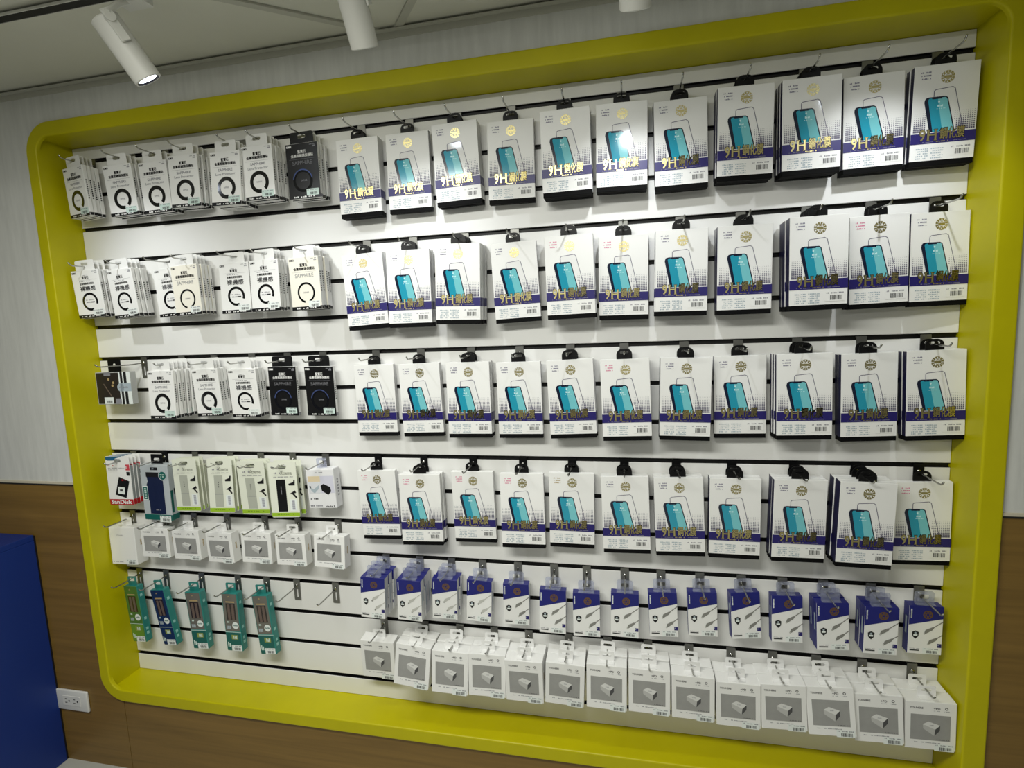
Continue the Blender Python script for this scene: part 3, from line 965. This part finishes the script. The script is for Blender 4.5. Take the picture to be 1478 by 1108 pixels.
# ---- eco lighter style accessory card with a lime foot
M_LIME = mat('lime_green_foot', '9abf2e', 0.4)
def eco_template(item):
    w, h, t = 0.089, 0.163, 0.013
    M_ECO = mat('off_white_card', 'e6e9da', 0.4)
    k = MB()
    k.plate(rrect(-w / 2, w / 2, -h, 0, 0.004, 3), [rrect(-0.014, 0.014, -0.019, -0.008, 0.004, 3)[::-1]], 0.0, 0.0015, M_ECO)
    card = k.mesh('backing_card')
    k = MB()
    k.rbox(-w / 2 + 0.002, w / 2 - 0.002, 0.0016, t, -h + 0.004, -0.024, mat('clear_blister_tint', 'b9bda6', 0.2, coat=0.4), 0.002, None, 2)
    blister = k.mesh('blister')
    p = Print(w, h)
    p.line([(0.16, 0.085), (0.30, 0.115), (0.62, 0.115)], 0.022, M_CHD, 1)
    p.fine(0.20, 0.185, 0.44, 0.215, M_GREY, 1, 5)
    p.text('Xtreme', 0.42, 0.165, 0.84, 0.235, mat('olive_grey_ink', '84867a', 0.5), 1, 0.01)
    p.fine(0.17, 0.262, 0.88, 0.276, M_GREY, 1, 22)
    if item == 'black':
        p.rect(0.25, 0.315, 0.585, 0.895, M_BLACKCARD, 1)
        for j in range(5):
            p.rect(0.40, 0.44 + j * 0.03, 0.43, 0.46 + j * 0.03, M_GREY, 2)
    else:
        p.rect(0.25, 0.315, 0.585, 0.895, mat('silver_item_print', 'b4b7ab', 0.35), 1)
        p.rect(0.25, 0.655, 0.585, 0.664, M_GREY, 2)
        for j in range(3):
            p.rect(0.405, 0.43 + j * 0.04, 0.435, 0.455 + j * 0.04, M_CHD, 2)
    p.poly([(0.68, 0.395), (0.86, 0.365), (0.88, 0.325), (0.93, 0.325), (0.91, 0.425), (0.70, 0.425)], M_INK, 1)
    p.poly([(0.70, 0.575), (0.90, 0.515), (0.94, 0.56), (0.86, 0.57), (0.96, 0.64), (0.92, 0.66), (0.80, 0.585)], M_INK, 1)
    p.rect(0.68, 0.675, 0.93, 0.885, M_STICKER, 1)
    for j in range(10):
        p.rect(0.76, 0.69 + j * 0.018, 0.86, 0.70 + j * 0.018, M_VIOLET, 2)
    p.rect(0.0, 0.915, 1.0, 0.985, M_LIME, 1)
    p.fine(0.20, 0.935, 0.80, 0.955, mat('dark_lime_ink', '6f8f1c', 0.5), 2, 14)
    front = p.mesh('front_print')
    return [('backing_card', card, None, [('front_print', front, None)]), ('blister', blister, None, [])]
ECO = {kk: eco_template(kk) for kk in ('silver', 'black')}

# ---- small adapter box
def adapter_template():
    w, h, t = 0.089, 0.121, 0.034
    M_AD = mat('adapter_box_white', 'eaeaec', 0.4)
    k = MB()
    k.rbox(-w / 2, w / 2, 0, t, -h, -0.004, M_AD, 0.003, None, 2)
    body = k.mesh('carton')
    p = Print(w, h, -0.0003)
    p.fine(0.34, 0.105, 0.62, 0.125, M_GREY, 1, 8)
    p.rect(0.06, 0.205, 0.50, 0.34, mat('pale_sand_print', 'e0cfae', 0.4), 1)
    p.rect(0.50, 0.205, 0.97, 0.62, mat('pale_lilac_print', 'd4d4e2', 0.4), 1)
    p.rect(0.06, 0.34, 0.50, 0.62, mat('pale_print_grey', 'd9dbe0', 0.4), 1)
    p.poly([(0.10, 0.46), (0.24, 0.52), (0.44, 0.42), (0.44, 0.50), (0.26, 0.62), (0.16, 0.57)], M_PALE, 2)
    p.poly([(0.10, 0.43), (0.15, 0.45), (0.14, 0.50), (0.10, 0.48)], M_INK, 3)
    p.poly([(0.50, 0.44), (0.60, 0.395), (0.84, 0.475), (0.86, 0.58), (0.74, 0.665), (0.53, 0.565)], M_BLACKCARD, 3)
    p.fine(0.09, 0.735, 0.38, 0.775, M_CHD, 1, 5)
    p.fine(0.06, 0.905, 0.50, 0.945, M_GREY, 1, 9)
    p.fine(0.58, 0.925, 0.93, 0.965, M_CHD, 1, 9)
    front = p.mesh('front_print')
    k = MB()
    k.plate(rrect(-0.016, 0.016, -0.006, 0.024, 0.003, 3, (0, 0, 1, 1)), [rrect(-0.008, 0.008, 0.006, 0.017, 0.003, 3)[::-1]], t / 2 - 0.0005, t / 2 + 0.0005, M_CLEAR)
    tab = k.mesh('hang_tab')
    k = MB()
    for i in range(6):
        z = -0.30 * h - i * 0.009
        k.box(w / 2, w / 2 + 0.0002, t * 0.4, t * 0.6, z - 0.005, z, M_GREY)
    side = k.mesh('side_print')
    return [('carton', body, None, [('front_print', front, None), ('side_print', side, None)]), ('hang_tab', tab, None, [])]
ADAPT = adapter_template()

# ---- earphone box with white stripes
def earphone_template():
    w, h, t = 0.130, 0.099, 0.020
    k = MB()
    k.rbox(-w / 2, w / 2, 0, t, -h, 0, mat('stripe_box_grey', 'b4b6b4', 0.4), 0.0008)
    body = k.mesh('carton')
    p = Print(w, h)
    M_BR = mat('dark_brown_print', '2c2621', 0.35)
    p.rect(0.02, 0.02, 0.98, 0.98, M_BR, 0)
    p.rect(0.67, 0.0, 0.71, 1.0, M_STICKER, 1)
    p.rect(0.775, 0.0, 0.81, 1.0, M_STICKER, 1)
    p.rect(0.71, 0.0, 0.775, 1.0, M_INK, 1)
    p.rect(0.81, 0.0, 0.89, 1.0, M_INK, 1)
    p.rect(0.89, 0.0, 1.0, 1.0, M_STICKER, 1)
    p.rect(0.70, 0.35, 1.0, 0.60, M_PALE, 2)
    p.disc(0.70, 0.475, 0.095, M_PALE, 2, 20)
    p.fine(0.66, 0.45, 0.92, 0.50, M_GREY, 3, 9)
    p.rect(0.25, 0.0, 0.44, 0.11, M_GREY, 1)
    p.line([(0.22, 0.36), (0.42, 0.76)], 0.028, mat('earphone_print', '6a5c50', 0.4), 1)
    for u, v in ((0.37, 0.22), (0.50, 0.33), (0.47, 0.42)):
        p.disc(u, v, 0.032, M_TAN, 1, 10)
    p.rect(0.20, 0.78, 0.46, 0.985, M_STICKER, 2)
    p.bars(0.26, 0.88, 0.42, 0.95, M_INK, 3, 12)
    p.rect(0.52, 0.82, 0.69, 0.985, M_GREY, 2)
    front = p.mesh('front_print')
    tab = tab_mesh('hang_tab', 0.048, 0.040, 0.010, 0.010, 0.021, t / 2, M_BLACKPL, rad=0.004)
    return [('carton', body, None, [('front_print', front, None)]), ('hang_tab', tab, None, [])]
EARPH = earphone_template()

# ---------------------------------------------------------------- peg hooks
def hook_template(plate_mat, dx=0.0):
    k = MB()
    k.plate(rrect(-0.011, 0.011, -0.062, 0.0035, 0.0015, 2), [rrect(-0.0028, 0.0028, -0.054, -0.026, 0.001, 2)[::-1]], -0.0024, -0.0006, plate_mat)
    k.box(-0.0105, 0.0105, -0.0006, 0.0080, 0.0012, 0.0030, plate_mat)
    pl = k.mesh('hook_plate')
    k = MB()
    k.tube([(0, -0.0024, -0.0140), (dx * 0.25, -0.026, -0.0180), (dx * 0.9, -0.090, -0.0185), (dx * 0.97, -0.0965, -0.0165), (dx, -0.102, -0.0105)], 0.0019, M_CHROME, 8)
    k.tube([(0, -0.0024, -0.0140), (0, -0.0050, -0.0140)], 0.0042, M_CHROME, 10)
    rod = k.mesh('hook_rod', True)
    return [('hook_plate', pl, None, []), ('hook_rod', rod, None, [])]
HOOK = hook_template(M_STEEL)
HOOKB = hook_template(M_BLACKPL)
HOOKS = hook_template(M_STEEL, -0.070)
def hook(x, groove, label, tpl=HOOK):
    return place(tpl, 'peg_hook', label, 'hook', (x, 0, Z0 - 0.1 * groove), (0, 0, 0), 'peg hooks in the slat wall')

# ---------------------------------------------------------------- hanging the goods: (x, top z from the uppermost groove, front distance from the slats, pitch, roll, yaw, how many on the hook)
POSE = {
    'ring1': [
        (0.0728, -0.0351, 0.0675, 2.2, -0.6, -11.1, 4), (0.2199, -0.0408, 0.0596, 2.6, -1.8, 2.0, 3), (0.3365, -0.0421, 0.0547, 1.2, -1.1, -0.5, 3),
        (0.4417, -0.0354, 0.0576, -0.7, 0.1, 0.9, 3), (0.5945, -0.048, 0.0783, -2.3, 1.1, -1.9, 5), (0.6843, -0.0382, 0.0675, -0.9, -0.5, -1.1, 4),
        (0.8103, -0.0424, 0.0556, 0.0, -0.1, -1.7, 3),
    ],
    'ring2': [
        (0.0555, -0.3286, 0.0581, 1.3, -3.0, 3.0, 3), (0.1889, -0.3342, 0.0657, 1.4, -3.8, -3.5, 4), (0.32, -0.3354, 0.0289, -1.5, -4.2, -0.3, 1),
        (0.4118, -0.3357, 0.0643, -0.0, -1.9, -4.1, 4), (0.559, -0.336, 0.0428, -2.4, -1.1, 1.2, 2), (0.6639, -0.335, 0.053, -2.7, -0.9, -3.8, 3),
        (0.7945, -0.3368, 0.0661, -0.9, -1.3, -4.5, 4),
    ],
    'ring3': [
        (0.1111, -0.6371, 0.0586, -0.9, -0.4, -0.2, 1), (0.3114, -0.6343, 0.0854, -2.1, -0.7, -3.2, 5), (0.428, -0.6349, 0.0472, 1.4, -2.2, -3.5, 3),
        (0.5582, -0.6368, 0.0529, 1.9, -0.9, -1.3, 3), (0.6769, -0.634, 0.0346, -1.3, -0.3, -4.5, 1), (0.792, -0.6359, 0.0318, 0.1, -0.2, -4.7, 1),
    ],
    'misc': [
        (0.0875, -0.9001, 0.0592, -1.8, -1.5, -0.6, 4), (0.2075, -0.9281, 0.0476, -0.6, 0.2, -0.0, 1), (0.3201, -0.9073, 0.0431, -2.0, -2.7, -2.1, 3),
        (0.4475, -0.9033, 0.0485, -5.1, -2.9, -1.5, 3), (0.5551, -0.909, 0.0487, 1.4, -1.2, 3.1, 3), (0.6637, -0.9083, 0.0566, -2.7, -2.2, 2.3, 2),
        (0.7741, -0.9266, 0.0428, -1.2, -2.9, 0.3, 1),
    ],
    'chgU': [
        (0.0545, -1.1368, 0.0475, -1.8, -1.2, 0.1, 1), (0.1816, -1.1337, 0.049, -0.3, -0.5, 2.3, 1), (0.2909, -1.1372, 0.0437, -0.2, -1.6, -1.0, 1),
        (0.4135, -1.1379, 0.0466, -1.0, -3.2, -5.2, 1), (0.5476, -1.1302, 0.0484, -1.5, 0.2, 1.5, 1), (0.6631, -1.13, 0.0489, -1.9, -1.4, -0.5, 1),
        (0.796, -1.1246, 0.0542, -5.3, -0.0, -1.8, 1),
    ],
    'teal': [
        (0.0529, -1.332, 0.0437, -0.0, -4.1, -2.8, 1), (0.1583, -1.3358, 0.0469, 2.4, -7.0, -4.2, 1), (0.2943, -1.3326, 0.0466, 0.5, -2.9, 2.1, 1),
        (0.4288, -1.3269, 0.0454, -0.0, -0.5, 1.4, 1), (0.5333, -1.327, 0.0428, -0.6, -4.8, -0.3, 1),
    ],
    'cable': [
        (0.9434, -1.2248, 0.0907, -0.0, 3.0, 2.4, 3), (1.0492, -1.2267, 0.0883, 1.5, 1.7, -0.1, 3), (1.145, -1.2301, 0.0638, 3.3, 3.1, 4.1, 2),
        (1.2372, -1.2392, 0.0399, -1.0, 2.7, -0.0, 1), (1.3401, -1.2422, 0.0389, 1.1, 0.9, 3.0, 1), (1.4419, -1.2504, 0.0423, -3.1, 1.4, 1.7, 1),
        (1.5306, -1.255, 0.0397, -1.3, 0.1, 2.4, 1), (1.6312, -1.2461, 0.0423, -1.8, 0.7, -0.5, 1), (1.7253, -1.2367, 0.0412, -1.0, -2.1, 1.1, 1),
        (1.8222, -1.2299, 0.04, 1.2, -2.0, -0.2, 1), (1.9236, -1.2236, 0.0387, -2.4, -2.5, 7.8, 1), (2.0198, -1.2243, 0.0403, -1.7, -1.0, 2.9, 1),
        (2.113, -1.2226, 0.0631, -0.3, -2.2, 3.5, 2), (2.218, -1.2253, 0.063, 1.7, -0.3, 0.4, 2), (2.3208, -1.2279, 0.0378, -0.6, 0.4, 1.6, 1),
    ],
    'chg': [
        (0.9225, -1.4395, 0.0337, 4.5, 1.8, 2.2, 1), (1.0518, -1.4182, 0.089, -3.0, 6.0, 1.5, 2), (1.1598, -1.4229, 0.0923, -2.8, 2.6, 2.8, 2),
        (1.2628, -1.4235, 0.088, -1.7, 1.5, 3.8, 2), (1.3639, -1.4304, 0.0915, 2.5, 0.0, 0.7, 2), (1.4758, -1.4271, 0.0904, 2.5, 2.6, 1.4, 2),
        (1.5828, -1.4191, 0.0914, -1.1, 0.8, -0.1, 2), (1.6895, -1.4184, 0.0924, 0.1, 0.4, -0.1, 2), (1.7949, -1.4248, 0.0931, 2.5, -0.4, -1.1, 2),
        (1.9001, -1.4317, 0.0919, 2.5, -1.5, -1.6, 2), (2.0010, -1.425, 0.0908, 1.9, -3.6, -1.0, 2), (2.1030, -1.4201, 0.0883, -3.0, -4.5, -1.5, 2),
        (2.2070, -1.4292, 0.0856, -0.8, -3.5, -1.5, 2), (2.3155, -1.4338, 0.0784, 1.2, -2.0, -0.8, 2),
    ],
    'film1': [
        (0.9605, -0.0404, 0.0355, -1.5, -0.8, 0.5, 2), (1.0966, -0.037, 0.0261, -0.7, 0.0, 0.1, 1), (1.2284, -0.0311, 0.0388, -0.3, -1.5, 0.3, 2),
        (1.3692, -0.036, 0.0227, -1.7, 0.4, 1.3, 1), (1.5076, -0.037, 0.0531, -2.0, -0.9, 1.0, 3), (1.64, -0.0344, 0.0437, -2.1, 0.8, 1.0, 2),
        (1.7711, -0.0411, 0.0302, -1.5, -0.7, 1.5, 2), (1.9087, -0.0353, 0.0545, -0.0, 0.4, 3.0, 3), (2.0405, -0.0361, 0.0573, -0.2, -0.4, 1.5, 3),
        (2.167, -0.0384, 0.0364, -0.2, -1.1, 1.5, 2), (2.3009, -0.0361, 0.0383, 1.2, 0.5, -1.4, 2),
    ],
    'film2': [
        (0.9537, -0.3355, 0.0406, -1.9, -3.0, 0.1, 2), (1.0879, -0.3349, 0.0472, -1.9, 0.1, 3.9, 2), (1.2316, -0.3313, 0.0685, -1.5, 1.8, 0.3, 4),
        (1.3672, -0.333, 0.0365, 0.0, -2.1, 1.0, 1), (1.5092, -0.329, 0.059, -0.7, -1.0, -0.5, 2), (1.6392, -0.336, 0.0304, 0.1, 0.5, -0.7, 2),
        (1.7738, -0.3321, 0.0454, -0.1, 0.7, -0.7, 2), (1.9106, -0.3343, 0.0509, 0.5, 0.2, 0.5, 3), (2.0526, -0.3308, 0.0727, -0.1, -0.6, 2.3, 5),
        (2.1849, -0.3321, 0.0457, 0.2, -1.4, 2.2, 2), (2.3105, -0.3322, 0.0273, -0.8, -0.5, 6.0, 1),
    ],
    'film3': [
        (0.957, -0.6348, 0.0238, -0.5, -0.6, 0.7, 1), (1.0912, -0.6343, 0.0268, -0.5, -1.5, -0.3, 1), (1.2345, -0.6326, 0.0443, -1.4, -0.3, 1.1, 2),
        (1.3679, -0.6358, 0.0306, -0.6, -0.5, 0.4, 1), (1.5024, -0.6321, 0.0437, -0.6, -2.0, -0.3, 2), (1.6383, -0.6327, 0.0561, -3.1, -1.4, 0.2, 2),
        (1.7827, -0.6333, 0.0524, -0.8, 1.1, 0.8, 2), (1.9085, -0.6329, 0.0264, 0.5, -0.6, 0.4, 1), (2.04, -0.6291, 0.0558, -0.0, -1.0, -0.1, 3),
        (2.1765, -0.6327, 0.0467, -0.6, -1.0, 4.6, 2), (2.3072, -0.6293, 0.0469, -0.6, -1.4, 2.8, 2),
    ],
    'film4': [
        (0.9416, -0.937, 0.0244, -0.9, -2.5, -1.2, 1), (1.0808, -0.9385, 0.0458, -1.2, -0.6, 3.4, 2), (1.2257, -0.9346, 0.0222, -0.0, -0.8, 1.4, 1),
        (1.3659, -0.9327, 0.0333, -4.1, -0.7, 0.7, 1), (1.4983, -0.9314, 0.0247, -2.0, 0.6, 0.9, 1), (1.6346, -0.9313, 0.0444, -1.3, -1.1, 0.8, 2),
        (1.7644, -0.9303, 0.0466, -1.1, -1.5, 0.7, 2), (1.897, -0.9289, 0.0496, -0.6, 0.6, 1.1, 2), (2.039, -0.9249, 0.0601, -0.3, 1.2, 4.0, 3),
        (2.1743, -0.9225, 0.0768, -1.1, 2.2, 2.7, 4), (2.3068, -0.9335, 0.0262, 0.9, -1.3, 1.0, 1),
    ],
}


def stack(tpl_of, pose, thick, h, name, label_of, cat, group, groove, hook_label, hook_tpl=HOOK, hook_x=None, jitter=0.0015, tab_z=0.016, spread=1.9):
    """hang a stack of alike packs on one hook: the front one as posed, the others behind it along the rod"""
    x, z, d, pitch, roll, yaw, n = pose
    lean = max(0.0, math.sin(R(pitch))) * h + abs(math.sin(R(yaw))) * 0.05 + max(0.0, -math.sin(R(pitch))) * 0.02
    need = n * (thick + 0.0008) + 0.0035 + lean
    d = max(d, need)
    step = min(thick * spread, (d - 0.0035 - lean) / n) if n > 1 else 0
    rnd = random.Random(int(x * 1000) + int(-z * 7000))
    hx = x + math.sin(R(roll)) * tab_z if hook_x is None else hook_x
    hook(hx, groove, hook_label, hook_tpl)
    for k in range(n):
        jx = rnd.uniform(-jitter, jitter) if k else 0
        jz = rnd.uniform(-jitter * 0.5, jitter * 0.5) if k else 0
        jr = rnd.uniform(-0.5, 0.5) if k else 0
        place(tpl_of(k), name, label_of(k, n), cat, (x + jx, -d + k * step, Z0 + z + jz), (R(pitch), R(roll + jr), R(yaw)), group)

ROWN = {1: 'top', 2: 'second', 3: 'third', 4: 'fourth'}
def behind(k, n):
    return 'front of stack' if k == 0 and n > 1 else ('hung singly' if n == 1 else f'{ORD[k]} in stack')

# screen protectors: four rows of eleven hooks
PINKS = {(2, 5), (2, 6), (2, 10), (3, 6), (4, 1), (4, 2), (4, 3), (4, 4), (4, 11)}
for row in (1, 2, 3, 4):
    for i, ps in enumerate(POSE[f'film{row}']):
        tone = 'pink' if (row, i + 1) in PINKS else ('tan' if (row, i + 1) == (4, 5) else 'violet')
        after = 'adapter box' if row == 4 else 'lens packs'
        stack(lambda k, tone=tone: FILM[tone], ps, FT, FH + 0.011, 'screen_protector_box',
              lambda k, n, row=row, i=i, after=after: f'white screen protector box, {behind(k, n)}, {ROWN[row]} row, {ORD[i]} hook after the {after}',
              'box', 'screen protector boxes on the slat wall', 3 * (row - 1),
              f'chrome peg hook of the {ORD[i]} screen protector stack after the {after}, {ROWN[row]} row', HOOKB if row == 4 else HOOK)

# lens protector packs: three rows beside the yellow side board
KINDS = {1: ['white'] * 6 + ['black'], 2: ['bare', 'bare', 'bare', 'cream', 'bare', 'bare', 'cream'], 3: [None, 'white', 'white', 'bare', 'black', 'black']}
DESC = {'white': 'white lens protector pack', 'bare': 'white three-character lens protector pack', 'cream': 'cream lens protector pack', 'black': 'black lens protector pack'}
for row in (1, 2, 3):
    for i, ps in enumerate(POSE[f'ring{row}']):
        kd = KINDS[row][i]
        if kd is None:
            stack(lambda k: EARPH, ps, 0.020, 0.099, 'earphone_box', lambda k, n: 'dark earphone box with white stripes and black hang tab', 'box', 'boxed goods on the slat wall', 6,
                  'slanting peg hook of the striped earphone box', HOOKS, 0.172)
            continue
        def pick(k, kd=kd, row=row, i=i):
            return RING['white' if (kd == 'black' and k) else kd]
        def name_it(k, n, kd=kd, row=row, i=i):
            d_ = DESC['white' if (kd == 'black' and k) else kd]
            return f'{d_}, {behind(k, n)}, {ROWN[row]} row, {ORD[i]} hook from the frame side'
        stack(pick, ps, RT, RH, 'lens_protector_pack', name_it, 'pack', 'lens protector packs on the slat wall', 3 * (row - 1),
              f'peg hook of the {ORD[i]} lens protector stack from the frame side, {ROWN[row]} row', tab_z=0.02, jitter=0.0025)

# row of small goods under the lens packs
ms = POSE['misc']
stack(lambda k: READER, ms[0], 0.0115, 0.154, 'card_reader_pack', lambda k, n: f'card reader pack with red foot band, {ORD[k]} in its stack', 'pack', 'card reader packs', 9, 'peg hook of the red-footed card reader packs', tab_z=-0.014, spread=1.06)
stack(lambda k: POWER, ms[1], 0.030, 0.177, 'power_bank_box', lambda k, n: 'silver power bank box with navy window and teal base', 'box', 'boxed goods on the slat wall', 9, 'black peg hook of the silver power bank box', HOOKB)
for q, ps in enumerate(ms[2:6]):
    tone = 'black' if q == 3 else 'silver'
    def eco_label(k, n, q=q, tone=tone):
        t_ = tone if k == 0 else 'silver'
        return f'lime-footed card with {t_} item, {ORD[k]} on the {ORD[q]} hook after the power bank'
    stack(lambda k, tone=tone: ECO[tone if k == 0 else 'silver'], ps, 0.013, 0.163, 'accessory_card', eco_label, 'pack', 'lime-footed accessory cards', 9, f'peg hook of the {ORD[q]} lime-footed card stack after the power bank', tab_z=-0.013, spread=1.9 if q == 3 else 1.06)
stack(lambda k: ADAPT, ms[6], 0.034, 0.121, 'adapter_box', lambda k, n: 'small white adapter box picturing a black adapter, beside the lime-footed cards', 'box', 'boxed goods on the slat wall', 9, 'peg hook of the small white adapter box')

for i, ps in enumerate(POSE['chgU']):
    if i == 0:
        stack(lambda k: CHGP, ps, 0.040, 0.122, 'charger_box', lambda k, n: 'taller plain white charger box hung against the yellow frame side', 'box', 'charger boxes under the card packs', 11, 'peg hook of the plain white charger box')
    else:
        stack(lambda k: CHGU, ps, 0.030, 0.094, 'charger_box', lambda k, n, i=i: f'squat white charger box, {ORD[i - 1]} along after the plain charger box, above the teal packs', 'box', 'charger boxes under the card packs', 11, f'peg hook of the {ORD[i - 1]} squat charger box after the plain one')

for i, ps in enumerate(POSE['teal']):
    kd = ('green', 'navy', 'grey', 'grey', 'grey')[i]
    lb = {0: 'tall teal pack with lime green front beside the yellow frame', 1: 'tall teal pack with deep navy front'}.get(i, f'tall teal pack with grey window, {ORD[i - 2]} after the navy one')
    stack(lambda k, kd=kd: TEALK[kd], ps, TT, TH, 'slim_teal_pack', lambda k, n, lb=lb: lb, 'pack', 'tall teal packs', 13, f'peg hook of the {ORD[i]} teal pack from the frame side', tab_z=0.012)
hook(0.6385, 13, 'bare peg hook next to the last teal pack')
hook(0.7705, 13, 'bare peg hook further from the teal packs, near the cable boxes')

for i, ps in enumerate(POSE['cable']):
    stack(lambda k, i=i: CABLE[i >= 4], ps, CT, CH, 'cable_box', lambda k, n, i=i: f'blue and white cable box, {behind(k, n)}, {ORD[i]} hook after the bare hooks', 'box', 'cable boxes on the slat wall', 12, f'peg hook of the {ORD[i]} cable box stack after the bare hooks', tab_z=0.018)

for i, ps in enumerate(POSE['chg']):
    stack(lambda k: CHG, ps, 0.0395, 0.1205, 'charger_box', lambda k, n, i=i: f'white charger box, {behind(k, n)}, lowest row, {ORD[i]} hook from the bare slats', 'box', 'charger boxes of the lowest row', 14, f'peg hook of the {ORD[i]} charger stack in the lowest row', tab_z=0.015)
